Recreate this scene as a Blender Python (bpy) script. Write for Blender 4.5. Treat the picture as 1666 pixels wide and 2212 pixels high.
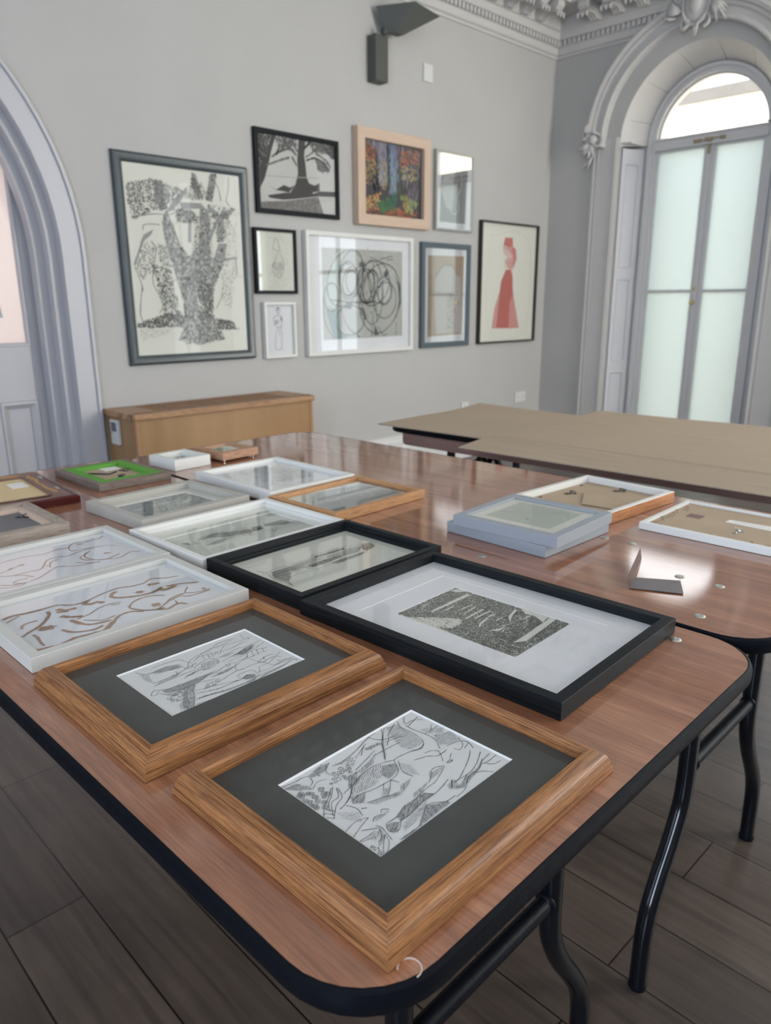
import bpy, math, random
from mathutils import Vector, Matrix
random.seed(7)
S = bpy.context.scene
COL = S.collection
for o in list(bpy.data.objects): bpy.data.objects.remove(o)
PI = math.pi

# ------------------------------------------------------------------ camera
cd = bpy.data.cameras.new('camera'); cam = bpy.data.objects.new('camera', cd); COL.objects.link(cam)
S.camera = cam
cd.sensor_fit = 'VERTICAL'; cd.sensor_height = 36.0; cd.sensor_width = 27.1
cd.lens = 36.0 * 1607.3 / 2212.0
cd.clip_start = 0.05; cd.clip_end = 200
CZ = 1.185
pitch, roll, yaw = math.radians(15.7527), math.radians(-0.2649), math.radians(44.353)
fw = Vector((math.sin(yaw)*math.cos(pitch), math.cos(yaw)*math.cos(pitch), -math.sin(pitch)))
rt = Vector((math.cos(yaw), -math.sin(yaw), 0)); up = rt.cross(fw)
r2 = rt*math.cos(roll) + up*math.sin(roll); u2 = -rt*math.sin(roll) + up*math.cos(roll)
cam.matrix_world = Matrix(((r2.x, u2.x, -fw.x, 0), (r2.y, u2.y, -fw.y, 0), (r2.z, u2.z, -fw.z, CZ), (0, 0, 0, 1)))
cd.dof.use_dof = True; cd.dof.focus_distance = 0.86; cd.dof.aperture_fstop = 7.5

# ------------------------------------------------------------------ view, world, lights
S.view_settings.view_transform = 'Standard'; S.view_settings.look = 'None'
S.view_settings.exposure = 0.0; S.view_settings.gamma = 1.0; S.view_settings.use_curve_mapping = False
W = bpy.data.worlds.new('sky'); S.world = W; W.use_nodes = True
bg = W.node_tree.nodes['Background']; bg.inputs[0].default_value = (0.93, 0.95, 0.97, 1); bg.inputs[1].default_value = 4.5

def area_light(name, loc, rot, sx, sy, radiance, color):
    l = bpy.data.lights.new(name, 'AREA'); l.shape = 'RECTANGLE'; l.size = sx; l.size_y = sy
    l.energy = radiance * PI * sx * sy; l.color = color
    o = bpy.data.objects.new(name, l); COL.objects.link(o); o.location = loc; o.rotation_euler = rot
    return o
sun = bpy.data.lights.new('sun', 'SUN'); sun.energy = 22.0; sun.angle = math.radians(0.6); sun.color = (1, 0.93, 0.82)
so = bpy.data.objects.new('sun', sun); COL.objects.link(so)
so.rotation_euler = Vector((0.55, 0.42, -0.85)).to_track_quat('-Z', 'Y').to_euler()

XW, YW, XL, YB, ZC = 5.515, 3.72, -2.9, -2.9, 3.46
NEUT = (1.0, 0.97, 0.92); BLUE = (0.70, 0.80, 1.0); COOL = (0.86, 0.94, 1.0)
# daylight in the windows behind the camera (y = YB), on the left wall (x = XL) and further along the window wall
for i, xx in enumerate((0.0, 2.45, 4.55)):
    area_light('daylight_back', (xx, YB+0.03, 2.0), (PI/2, 0, 0), 1.0, 2.5, (1.0, 3.2, 27.0)[i], NEUT)
for i, yy in enumerate((-.9, 1.6)):
    area_light('daylight_left', (XL+0.03, yy, 1.85), (0, -PI/2, 0), 2.3, 1.1, (22.0, 4.0)[i], BLUE)
for i, (yy, ww) in enumerate(((1.10, .66), (-0.60, .76), (-2.10, .76))):
    area_light('daylight_right', (XW-0.03, yy, 1.50), (0, PI/2, 0), 2.4, ww, (2.8, 4.5, 6.0)[i], COOL)

# ------------------------------------------------------------------ materials
def mat(name, color=(.5, .5, .5), rough=.5, metal=0.0, spec=.5, coat=0.0, coat_rough=.05):
    m = bpy.data.materials.new(name); m.use_nodes = True
    b = m.node_tree.nodes['Principled BSDF']
    b.inputs['Base Color'].default_value = (*color, 1); b.inputs['Roughness'].default_value = rough
    b.inputs['Metallic'].default_value = metal; b.inputs['Specular IOR Level'].default_value = spec
    b.inputs['Coat Weight'].default_value = coat; b.inputs['Coat Roughness'].default_value = coat_rough
    return m
def nodes(m): return m.node_tree.nodes, m.node_tree.links, m.node_tree.nodes['Principled BSDF']
def coords(m, scale, src='Object', rot=(0, 0, 0), loc=(0, 0, 0)):
    N, L, b = nodes(m); tc = N.new('ShaderNodeTexCoord'); mp = N.new('ShaderNodeMapping')
    mp.inputs['Scale'].default_value = scale; mp.inputs['Rotation'].default_value = rot; mp.inputs['Location'].default_value = loc
    L.new(tc.outputs[src], mp.inputs['Vector']); return mp.outputs['Vector']
def noise(m, vec, scale=1.0, detail=4, rough=.55, dist=0.0):
    N, L, b = nodes(m); n = N.new('ShaderNodeTexNoise'); n.inputs['Scale'].default_value = scale
    n.inputs['Detail'].default_value = detail; n.inputs['Roughness'].default_value = rough; n.inputs['Distortion'].default_value = dist
    L.new(vec, n.inputs['Vector']); return n.outputs['Fac']
def ramp(m, fac, stops):
    N, L, b = nodes(m); r = N.new('ShaderNodeValToRGB'); e = r.color_ramp.elements
    while len(e) < len(stops): e.new(0.5)
    for k, (p, c) in enumerate(stops): e[k].position = p; e[k].color = (*c, 1)
    L.new(fac, r.inputs['Fac']); return r.outputs['Color']
def mixc(m, a, b_, fac, mode='MIX'):
    N, L, b = nodes(m); x = N.new('ShaderNodeMix'); x.data_type = 'RGBA'; x.blend_type = mode
    if isinstance(fac, float): x.inputs['Factor'].default_value = fac
    else: L.new(fac, x.inputs['Factor'])
    for sock, v in ((x.inputs['A'], a), (x.inputs['B'], b_)):
        if isinstance(v, tuple): sock.default_value = (*v, 1)
        else: L.new(v, sock)
    return x.outputs['Result']
def setc(m, out): m.node_tree.links.new(out, m.node_tree.nodes['Principled BSDF'].inputs['Base Color'])
def bump(m, fac, strength=.1, dist=.001):
    N, L, b = nodes(m); x = N.new('ShaderNodeBump'); x.inputs['Strength'].default_value = strength; x.inputs['Distance'].default_value = dist
    L.new(fac, x.inputs['Height']); L.new(x.outputs['Normal'], b.inputs['Normal'])
    if b.inputs['Coat Weight'].default_value > 0: L.new(x.outputs['Normal'], b.inputs['Coat Normal'])
def uvwood(name, light, dark, rough=.5, us=7.0, vs=170.0, pores=True, lo=.35, hi=.65, spec=.35):
    m = mat(name, rough=rough, spec=spec)
    f = noise(m, coords(m, (us, vs, 1), 'UV'), 1.0, 5, .62, .35)
    c = ramp(m, f, [(lo, dark), (hi, light)])
    if pores:
        f2 = noise(m, coords(m, (us*5, vs*4.5, 1), 'UV'), 1.0, 3, .6)
        p = ramp(m, f2, [(.36, (.5, .45, .42)), (.5, (1, 1, 1))]); c = mixc(m, c, p, 1.0, 'MULTIPLY')
    setc(m, c); bump(m, f, .12, .0006); return m
def plaster(name, color, var=.05, rough=.7, sc=3.0):
    m = mat(name, color, rough, spec=.25)
    f = noise(m, coords(m, (1, 1, 1)), sc, 6, .6)
    d = tuple(x*(1-var) for x in color); setc(m, ramp(m, f, [(.3, d), (.7, color)]))
    bump(m, noise(m, coords(m, (1, 1, 1)), 60, 3), .05, .002); return m

M = {}
M['wall'] = plaster('wall_paint', (.435, .43, .412), .035)
M['ceil'] = plaster('ceiling_paint', (.80, .79, .76), .03)
M['trim'] = plaster('gloss_white_trim', (.60, .595, .585), .03, .35)
M['cornice'] = plaster('moulded_plaster', (.52, .51, .49), .05)
M['doorwhite'] = plaster('white_joinery', (.47, .47, .49), .03, .35)
# floor planks
m = mat('dark_oak_planks', rough=.42, spec=.45); M['floor'] = m
N_, L_, b_ = nodes(m)
bv = coords(m, (1, 1, 1), 'Object', (0, 0, PI/2), (0.0, -0.13, 0))
br = N_.new('ShaderNodeTexBrick'); L_.new(bv, br.inputs['Vector'])
br.inputs['Scale'].default_value = 1.0; br.inputs['Brick Width'].default_value = 1.35; br.inputs['Row Height'].default_value = .155
br.inputs['Mortar Size'].default_value = .0020; br.inputs['Mortar Smooth'].default_value = .3; br.offset = .37
br.inputs['Color1'].default_value = (.100, .078, .064, 1); br.inputs['Color2'].default_value = (.074, .058, .048, 1); br.inputs['Mortar'].default_value = (.008, .006, .005, 1)
g1 = noise(m, coords(m, (45, 2.2, 1)), 1, 6, .65, .6); g2 = noise(m, coords(m, (1, 1, 1)), 2.2, 5, .6, .5)
c = mixc(m, br.outputs['Color'], ramp(m, g1, [(.3, (.62, .6, .58)), (.7, (1.2, 1.18, 1.15))]), 1.0, 'MULTIPLY')
c = mixc(m, c, ramp(m, g2, [(.3, (.7, .72, .74)), (.7, (1.15, 1.12, 1.1))]), 1.0, 'MULTIPLY')
kn = N_.new('ShaderNodeTexVoronoi'); kn.inputs['Scale'].default_value = 1.0; L_.new(coords(m, (3.6, 2.3, 1)), kn.inputs['Vector'])
c = mixc(m, (.02, .016, .013), c, ramp(m, kn.outputs['Distance'], [(.02, (0, 0, 0)), (.075, (1, 1, 1))]))
setc(m, c); bump(m, g1, .12, .001)
b_.inputs['Roughness'].default_value = .33; b_.inputs['Specular IOR Level'].default_value = .6
# table top: reddish laminate with a lacquer sheen
m = mat('sapele_laminate', rough=.5, spec=.2, coat=1.0, coat_rough=.05); M['tabletop'] = m
N_, L_, b_ = nodes(m); b_.inputs['Coat IOR'].default_value = 1.85
f = noise(m, coords(m, (26, 1.6, 1)), 1, 6, .62, 1.1)
c = ramp(m, f, [(.30, (.205, .078, .037)), (.52, (.300, .124, .062)), (.72, (.385, .175, .092))])
f2 = noise(m, coords(m, (420, 22, 1)), 1, 3, .6); c = mixc(m, c, ramp(m, f2, [(.3, (.74, .72, .70)), (.62, (1.06, 1.06, 1.06))]), 1.0, 'MULTIPLY')
setc(m, c); bump(m, noise(m, coords(m, (1, 1, 1)), 650, 2, .5), .035, .0005)
m = mat('table_apron_veneer', rough=.4, spec=.5); M['apron'] = m
f = noise(m, coords(m, (3, 3, 60)), 1, 4); setc(m, ramp(m, f, [(.3, (.22, .13, .105)), (.7, (.32, .20, .165))]))
M['blackedge'] = mat('black_rubber_edge', (.0035, .0045, .007), .4, spec=.09)
bump(M['blackedge'], noise(M['blackedge'], coords(M['blackedge'], (1, 1, 1)), 70, 3), .25, .002)
M['blackmetal'] = mat('black_gloss_tube', (.003, .004, .006), .14, spec=.35)
M['oak'] = uvwood('oak_moulding', (.370, .168, .060), (.115, .042, .014), .45, 11, 640, True, .36, .60)
M['beech'] = uvwood('beech_moulding', (.52, .29, .135), (.40, .20, .085), .45, 5, 150, True, .3, .7)
M['paleoak'] = uvwood('pale_orange_wood', (.50, .22, .085), (.34, .14, .05), .45, 5, 150)
M['pinkwood'] = uvwood('pale_limed_wood', (.56, .43, .33), (.51, .38, .285), .55, 4, 60, False)
M['smallwood'] = uvwood('small_box_wood', (.46, .27, .17), (.38, .21, .125), .5, 6, 120)
M['greywood'] = uvwood('rustic_grey_wood', (.25, .205, .17), (.115, .085, .068), .7, 9, 260, True, .3, .65)
M['taupewood'] = uvwood('taupe_painted_wood', (.37, .315, .26), (.30, .25, .20), .55, 6, 150)
M['mahog'] = uvwood('mahogany_back', (.21, .12, .095), (.135, .07, .055), .45, 6, 160)
M['mahogred'] = uvwood('mahogany_red_lacquer', (.085, .016, .014), (.05, .009, .008), .2, 6, 100, False)
M['white'] = plaster('white_lacquer_frame', (.66, .66, .62), .03, .38, 8)
M['white2'] = plaster('off_white_frame', (.51, .505, .465), .04, .42, 8)
M['greyframe'] = plaster('light_grey_frame', (.40, .385, .34), .05, .45, 8)
M['bluegrey'] = plaster('blue_grey_frame', (.285, .312, .335), .05, .4, 9)
m = mat('black_ash_frame', (.008, .010, .012), .45, spec=.12); M['black'] = m
f = noise(m, coords(m, (8, 260, 1), 'UV'), 1, 4); setc(m, ramp(m, f, [(.3, (.005, .0065, .008)), (.7, (.014, .017, .019))])); bump(m, f, .2, .0008)
m = mat('slate_green_frame', (.04, .055, .058), .35, spec=.5); M['slate'] = m
f = noise(m, coords(m, (4, 60, 1), 'UV'), 1, 3); setc(m, ramp(m, f, [(.3, (.035, .047, .050)), (.7, (.055, .072, .076))]))
M['blueblack'] = mat('blue_grey_dark_frame', (.075, .10, .115), .4)
M['brownblack'] = mat('brown_black_frame', (.022, .014, .013), .4)
M['silver'] = mat('brushed_silver_frame', (.40, .40, .37), .35, .6)
M['paper'] = plaster('drawing_paper', (.60, .61, .59), .02, .8, 20)
M['cream'] = plaster('cream_paper', (.60, .60, .53), .02, .8, 12)
M['mountwhite'] = plaster('white_mount_board', (.68, .68, .70), .015, .75, 20)
M['core'] = mat('mount_core_white', (.78, .79, .78), .8)
m = mat('charcoal_mount_board', (.055, .057, .054), .75, spec=.3); M['mountdark'] = m
f = noise(m, coords(m, (1, 1, 1)), 14, 3, .5); setc(m, ramp(m, f, [(.3, (.055, .057, .053)), (.75, (.068, .069, .064))]))
M['tan'] = plaster('brown_kraft_board', (.40, .31, .215), .08, .8, 14)
M['card'] = plaster('brown_cardboard_sheet', (.37, .295, .215), .06, .85, 2.2)
M['green'] = plaster('bright_green_paper', (.105, .31, .045), .12, .7, 30)
M['tape'] = plaster('yellow_brown_tape', (.45, .245, .075), .15, .5, 12)
M['creamback'] = plaster('cream_backing', (.62, .48, .27), .07, .7, 6)
M['greyback'] = plaster('grey_backing', (.16, .155, .16), .06, .7, 6)
M['label'] = mat('white_paper_label', (.70, .69, .66), .7)
M['brass'] = mat('brass', (.72, .55, .25), .25, 1.0)
M['steel'] = mat('steel', (.55, .54, .50), .3, 1.0)
M['darksteel'] = mat('dark_ring_metal', (.03, .035, .04), .4, .6)
M['sconce'] = plaster('grey_green_metal', (.085, .09, .082), .08, .5, 20)
M['plastic'] = plaster('white_plastic', (.60, .60, .58), .02, .4, 8)
M['lcd'] = mat('grey_lcd', (.10, .12, .15), .25)
M['rad'] = None
m = mat('maple_veneer_panel', rough=.42, spec=.4); M['rad'] = m
f = noise(m, coords(m, (5, 5, .5)), 1, 5, .6, .4); setc(m, ramp(m, f, [(.3, (.27, .150, .062)), (.7, (.36, .215, .098))]))
M['radtop'] = uvwood('maple_edge', (.42, .245, .13), (.33, .18, .088), .4, 4, 60)
M['slot'] = mat('dark_slot', (.03, .022, .016), .8)
M['stone'] = plaster('sandstone_outside', (.78, .74, .62), .12, .9, 1.5)
M['dark_band'] = plaster('shade_and_joint_grey', (.10, .10, .10), .06, .7, 3)  # dark grey paints in the eave shade above the stone; also colours board joints
M['pinkbounce'] = plaster('pink_bounce_surface', (.80, .735, .69), .06, .9, 1.5)  # surface of the added bounce wall beyond the left door
M['ground'] = plaster('outside_paving', (.55, .53, .49), .1, .9, 2)
M['leaflet'] = plaster('grey_card', (.17, .155, .155), .05, .5, 30)
M['leafletback'] = plaster('maroon_card_face', (.12, .065, .055), .2, .45, 60)
M['chalk'] = mat('chalk_mark', (.50, .40, .34), .8)
M['sticker'] = mat('blue_grey_sticker', (.33, .40, .42), .6)
M['rust'] = plaster('rusty_bolt', (.42, .34, .22), .3, .6, 40)

def glass_mat(name, ior=1.5, tint=(1, 1, 1)):
    m = bpy.data.materials.new(name); m.use_nodes = True; N = m.node_tree.nodes; L = m.node_tree.links; N.clear()
    o = N.new('ShaderNodeOutputMaterial'); mx = N.new('ShaderNodeMixShader'); t = N.new('ShaderNodeBsdfTransparent'); g = N.new('ShaderNodeBsdfGlossy')
    F0 = ((ior-1)/(ior+1))**2*1.9      # both faces of the pane
    ge = N.new('ShaderNodeNewGeometry'); dp = N.new('ShaderNodeVectorMath'); dp.operation = 'DOT_PRODUCT'
    L.new(ge.outputs['Incoming'], dp.inputs[0]); L.new(ge.outputs['Normal'], dp.inputs[1])
    def mth(op, a, b_=None):
        x = N.new('ShaderNodeMath'); x.operation = op
        for i, v in enumerate((a, b_)):
            if v is None: continue
            if isinstance(v, (int, float)): x.inputs[i].default_value = v
            else: L.new(v, x.inputs[i])
        return x.outputs[0]
    fr = mth('ADD', mth('MULTIPLY', mth('POWER', mth('SUBTRACT', 1.0, mth('ABSOLUTE', dp.outputs['Value'])), 5.0), 1-F0), F0)
    t.inputs[0].default_value = (*tint, 1); g.inputs['Roughness'].default_value = .02; g.inputs[0].default_value = (1, 1, 1, 1)
    L.new(fr, mx.inputs[0]); L.new(t.outputs[0], mx.inputs[1]); L.new(g.outputs[0], mx.inputs[2]); L.new(mx.outputs[0], o.inputs[0]); return m
M['glass'] = glass_mat('picture_glass', 1.62, (.98, .99, .98)); M['shinyglass'] = glass_mat('shiny_picture_glass', 2.5, (.98, .99, .98)); M['winglass'] = glass_mat('clear_window_glass', 1.45)
M['matteglass'] = glass_mat('low_glare_glazing', 1.18, (.98, .98, .98))
def frosted(name, col):
    m = bpy.data.materials.new(name); m.use_nodes = True; N = m.node_tree.nodes; L = m.node_tree.links; N.clear()
    o = N.new('ShaderNodeOutputMaterial'); mx = N.new('ShaderNodeMixShader'); t = N.new('ShaderNodeBsdfTranslucent'); g = N.new('ShaderNodeBsdfGlossy')
    t.inputs[0].default_value = (*col, 1); g.inputs['Roughness'].default_value = .15; mx.inputs[0].default_value = .05
    L.new(t.outputs[0], mx.inputs[1]); L.new(g.outputs[0], mx.inputs[2]); L.new(mx.outputs[0], o.inputs[0]); return m
M['frost'] = frosted('frosted_glass', (.468, .520, .555)); M['frostpink'] = frosted('frosted_door_glass', (.53, .51, .525))
def inkmat():
    m = mat('ink_and_pencil', rough=.8, spec=.2); N, L, b = nodes(m)
    a = N.new('ShaderNodeAttribute'); a.attribute_name = 'ink'; L.new(a.outputs['Color'], b.inputs['Base Color']); return m
M['ink'] = inkmat()

# ------------------------------------------------------------------ mesh helpers
class MB:
    def __init__(s): s.v = []; s.f = []; s.uv = []; s.mi = []; s.cur = 0
    def face(s, pts, uv=None):
        b = len(s.v); s.v += [tuple(p) for p in pts]; s.f.append(tuple(range(b, b+len(pts))))
        s.uv.append(uv or [(0, 0)]*len(pts)); s.mi.append(s.cur)
    def box(s, a, b, T=None):
        x0, y0, z0 = a; x1, y1, z1 = b
        P = [(x0, y0, z0), (x1, y0, z0), (x1, y1, z0), (x0, y1, z0), (x0, y0, z1), (x1, y0, z1), (x1, y1, z1), (x0, y1, z1)]
        if T: P = [T @ Vector(p) for p in P]
        lx = x1-x0 > y1-y0
        for q in ((3, 2, 1, 0), (4, 5, 6, 7), (0, 1, 5, 4), (2, 3, 7, 6), (1, 2, 6, 5), (3, 0, 4, 7)):
            pts = [P[i] for i in q]
            s.face(pts, [((p[0]+p[2], p[1]) if lx else (p[1]+p[2], p[0])) for p in pts])
    def prism(s, poly, z0, z1, T=None, cap=True):
        a = sum(poly[i][0]*poly[(i+1) % len(poly)][1]-poly[(i+1) % len(poly)][0]*poly[i][1] for i in range(len(poly)))
        if a < 0: poly = poly[::-1]
        f = (lambda p: T @ Vector(p)) if T else (lambda p: p)
        n = len(poly); u = 0
        for i in range(n):
            p, q = poly[i], poly[(i+1) % n]; l = math.hypot(q[0]-p[0], q[1]-p[1])
            s.face([f((p[0], p[1], z0)), f((q[0], q[1], z0)), f((q[0], q[1], z1)), f((p[0], p[1], z1))], [(u, z0), (u+l, z0), (u+l, z1), (u, z1)]); u += l
        if cap:
            s.face([f((p[0], p[1], z1)) for p in poly], [(p[1], p[0]) for p in poly]); s.face([f((p[0], p[1], z0)) for p in poly[::-1]], [(p[1], p[0]) for p in poly[::-1]])
    def tube(s, pts, r, n=12, closed=False, caps=True):
        pts = [Vector(p) for p in pts]; rr = r if isinstance(r, (list, tuple)) else [r]*len(pts); rings = []; prev = None; m = len(pts)
        for i, p in enumerate(pts):
            if closed: t = (pts[(i+1) % m]-pts[i-1]).normalized()
            else: t = (pts[min(i+1, m-1)]-pts[max(i-1, 0)]).normalized()
            if prev is None:
                a = Vector((0, 0, 1)) if abs(t.z) < .9 else Vector((1, 0, 0)); x = t.cross(a).normalized()
            else: x = (prev-t*prev.dot(t)).normalized()
            prev = x; y = t.cross(x); rings.append([p+(x*math.cos(2*PI*k/n)+y*math.sin(2*PI*k/n))*rr[i] for k in range(n)])
        b = len(s.v)
        for R_ in rings: s.v += [tuple(q) for q in R_]
        for i in range(m if closed else m-1):
            j = (i+1) % m
            for k in range(n):
                s.f.append((b+i*n+k, b+i*n+(k+1) % n, b+j*n+(k+1) % n, b+j*n+k)); s.uv.append([(0, 0)]*4); s.mi.append(s.cur)
        if caps and not closed:
            s.f.append(tuple(b+k for k in range(n))[::-1]); s.uv.append([(0, 0)]*n); s.mi.append(s.cur)
            s.f.append(tuple(b+(m-1)*n+k for k in range(n))); s.uv.append([(0, 0)]*n); s.mi.append(s.cur)
    def lathe(s, prof, c, axis='z', n=20):
        T = {'z': Matrix.Identity(4), 'y': Matrix.Rotation(PI/2, 4, 'X'), 'x': Matrix.Rotation(-PI/2, 4, 'Y')}[axis]
        T = Matrix.Translation(c) @ T
        for (r0, z0), (r1, z1) in zip(prof, prof[1:]):
            for k in range(n):
                a, b = 2*PI*k/n, 2*PI*(k+1)/n
                P = [(r0*math.cos(a), r0*math.sin(a), z0), (r0*math.cos(b), r0*math.sin(b), z0), (r1*math.cos(b), r1*math.sin(b), z1), (r1*math.cos(a), r1*math.sin(a), z1)]
                if r0 < 1e-6: P = P[1:]
                elif r1 < 1e-6: P = P[:3]
                s.face([T @ Vector(p) for p in P])
    def blob(s, c, r, n=8, T=None):
        rx, ry, rz = r
        f = (lambda p: T @ Vector(p)) if T else (lambda p: p)
        for i in range(n):
            for k in range(n*2):
                def P(a, b): 
                    th = PI*a/n; ph = PI*b/n
                    return f((c[0]+rx*math.sin(th)*math.cos(ph), c[1]+ry*math.sin(th)*math.sin(ph), c[2]+rz*math.cos(th)))
                q = [P(i, k), P(i+1, k), P(i+1, k+1), P(i, k+1)]
                if i == 0: q = [q[0], q[1], q[2]]
                elif i == n-1: q = [q[0], q[1], q[3]]
                s.face(q)
    def ring(s, w, h, prof, T=None):
        """mitred moulding round a w x h rectangle; prof = (inset, z) going from the outer foot over the top to the rebate"""
        f = (lambda p: T @ Vector(p)) if T else (lambda p: p)
        def C(i, k):
            ins, z = prof[i]; return [(ins, ins, z), (w-ins, ins, z), (w-ins, h-ins, z), (ins, h-ins, z)][k]
        vv = 0
        for i in range(len(prof)-1):
            dl = math.hypot(prof[i+1][0]-prof[i][0], prof[i+1][1]-prof[i][1])
            for k in range(4):
                a, b, c, d = C(i, k), C(i, (k+1) % 4), C(i+1, (k+1) % 4), C(i+1, k)
                ax = 0 if k % 2 == 0 else 1; o = k*3.7
                s.face([f(p) for p in (a, b, c, d)], [(a[ax]+o, vv+o), (b[ax]+o, vv+o), (c[ax]+o, vv+dl+o), (d[ax]+o, vv+dl+o)])
            vv += dl
    def build(s, name, m, parent=None, smooth=False, weld=True, bevel=0, ang=40):
        me = bpy.data.meshes.new(name); me.from_pydata(s.v, [], s.f)
        ul = me.uv_layers.new(name='uv'); k = 0
        for u in s.uv:
            for q in u: ul.data[k].uv = q; k += 1
        for mm in (m if isinstance(m, (list, tuple)) else [m]): me.materials.append(mm)
        me.polygons.foreach_set('material_index', s.mi)
        if weld:
            import bmesh
            bm = bmesh.new(); bm.from_mesh(me); bmesh.ops.remove_doubles(bm, verts=bm.verts, dist=1e-5); bm.to_mesh(me); bm.free()
        if smooth:
            me.polygons.foreach_set('use_smooth', [True]*len(me.polygons))
            try: me.set_sharp_from_angle(angle=math.radians(ang))
            except Exception: pass
        me.update(); o = bpy.data.objects.new(name, me); COL.objects.link(o)
        if parent: o.parent = parent
        if bevel:
            b = o.modifiers.new('bevel', 'BEVEL'); b.width = bevel; b.segments = 2; b.limit_method = 'ANGLE'; b.angle_limit = math.radians(50)
        return o
def tag(o, label=None, cat=None, group=None, kind=None):
    if label: o['label'] = label
    if cat: o['category'] = cat
    if group: o['group'] = group
    if kind: o['kind'] = kind
    return o
def thing(name, label, cat, loc=(0, 0, 0), rot=(0, 0, 0), group=None):
    o = bpy.data.objects.new(name, None); COL.objects.link(o); o.location = loc; o.rotation_euler = rot; o.empty_display_size = .05
    return tag(o, label, cat, group)
def box_obj(name, a, b, m, parent=None, bevel=0):
    q = MB(); q.box(a, b); return q.build(name, m, parent, bevel=bevel)
def struct(o): o['kind'] = 'structure'; return o

# ================================================================== ROOM
struct(box_obj('floor', (XL-.2, YB-.2, -.1), (XW+.42, YW+.6, 0), M['floor']))
struct(box_obj('ceiling', (XL-.2, YB-.2, ZC), (XW+.42, YW+.6, ZC+.15), M['ceil']))
struct(box_obj('wall_back', (XL-.2, YB-.2, 0), (XW+.2, YB, ZC), M['wall']))
struct(box_obj('wall_left', (XL-.2, YB, 0), (XL, YW+.3, ZC), M['wall']))

def extr_xz(mb, poly, y0, y1):   # poly in (x,z) -> prism along y
    T = Matrix(((1, 0, 0, 0), (0, 0, -1, 0), (0, 1, 0, 0), (0, 0, 0, 1)))
    mb.prism(poly, -y1, -y0, T)
def extr_yz(mb, poly, x0, x1):
    T = Matrix(((0, 0, 1, 0), (1, 0, 0, 0), (0, 1, 0, 0), (0, 0, 0, 1)))
    mb.prism(poly, x0, x1, T)
def arc(cx, cz, r, a0, a1, n):
    return [(cx+r*math.cos(math.radians(a0+(a1-a0)*i/n)), cz+r*math.sin(math.radians(a0+(a1-a0)*i/n))) for i in range(n+1)]

# picture wall (y = YW) with the arched door recess at its left end
AX, AZ, AR = 0.34, 1.40, 1.17          # recess arch: centre x, springing, inner radius
mb = MB()
mb_poly_right = [(AX+AR, 0)] + arc(AX, AZ, AR, 0, 90, 32) + [(AX, ZC), (XW+.4, ZC), (XW+.4, 0)]
extr_xz(mb, mb_poly_right, YW, YW+.28)
mb_poly_left = [(AX-AR, 0), (XL, 0), (XL, ZC), (AX, ZC)] + arc(AX, AZ, AR, 90, 180, 32)
extr_xz(mb, mb_poly_left, YW, YW+.28)
struct(mb.build('wall_picture', M['wall'], smooth=True, ang=30))
# back of the recess, a wall behind it with the door opening, and the stepped jambs
mb = MB()
DX0, DX1, DZ = 0.0, 1.44, 2.04          # door leaf
mb.box((XL, YW+.28, 0), (DX0-.02, YW+.40, ZC)); mb.box((DX1+.02, YW+.28, 0), (XW+.4, YW+.40, ZC)); mb.box((DX0-.02, YW+.28, DZ+.02), (DX1+.02, YW+.40, ZC))
struct(mb.build('wall_recess', M['doorwhite']))
def arch_band(mb, cx, cz, r0, r1, ya, yb, zfoot=0.0, n=40):
    """flat architrave band between radii r0<r1 from depth ya (front) to yb (back), legs to the floor, in the xz plane"""
    path = [(1, 0)]
    I = [(cx+r0, zfoot)] + arc(cx, cz, r0, 0, 180, n) + [(cx-r0, zfoot)]
    O = [(cx+r1, zfoot)] + arc(cx, cz, r1, 0, 180, n) + [(cx-r1, zfoot)]
    for i in range(len(I)-1):
        a, b, c, d = I[i], O[i], O[i+1], I[i+1]
        mb.face([(a[0], ya, a[1]), (b[0], ya, b[1]), (c[0], ya, c[1]), (d[0], ya, d[1])][::-1])
        mb.face([(b[0], ya, b[1]), (b[0], yb, b[1]), (c[0], yb, c[1]), (c[0], ya, c[1])][::-1])
        mb.face([(a[0], ya, a[1]), (a[0], yb, a[1]), (d[0], yb, d[1]), (d[0], ya, d[1])])
    for P, Q in ((I[0], O[0]), (I[-1], O[-1])):
        mb.face([(P[0], ya, P[1]), (Q[0], ya, Q[1]), (Q[0], yb, Q[1]), (P[0], yb, P[1])])
mb = MB()
arch_band(mb, AX, AZ, AR-.004, 1.262, YW-.012, YW+.05)
arch_band(mb, AX, AZ, 1.258, 1.272, YW-.024, YW)
arch_band(mb, AX, AZ, AR-.045, AR-.002, YW+.05, YW+.12)
arch_band(mb, AX, AZ, AR-.085, AR-.04, YW+.12, YW+.19)
arch_band(mb, AX, AZ, AR-.055, AR-.03, YW+.19, YW+.29)
struct(mb.build('trim_1', M['doorwhite'], smooth=True, ang=30))
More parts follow.
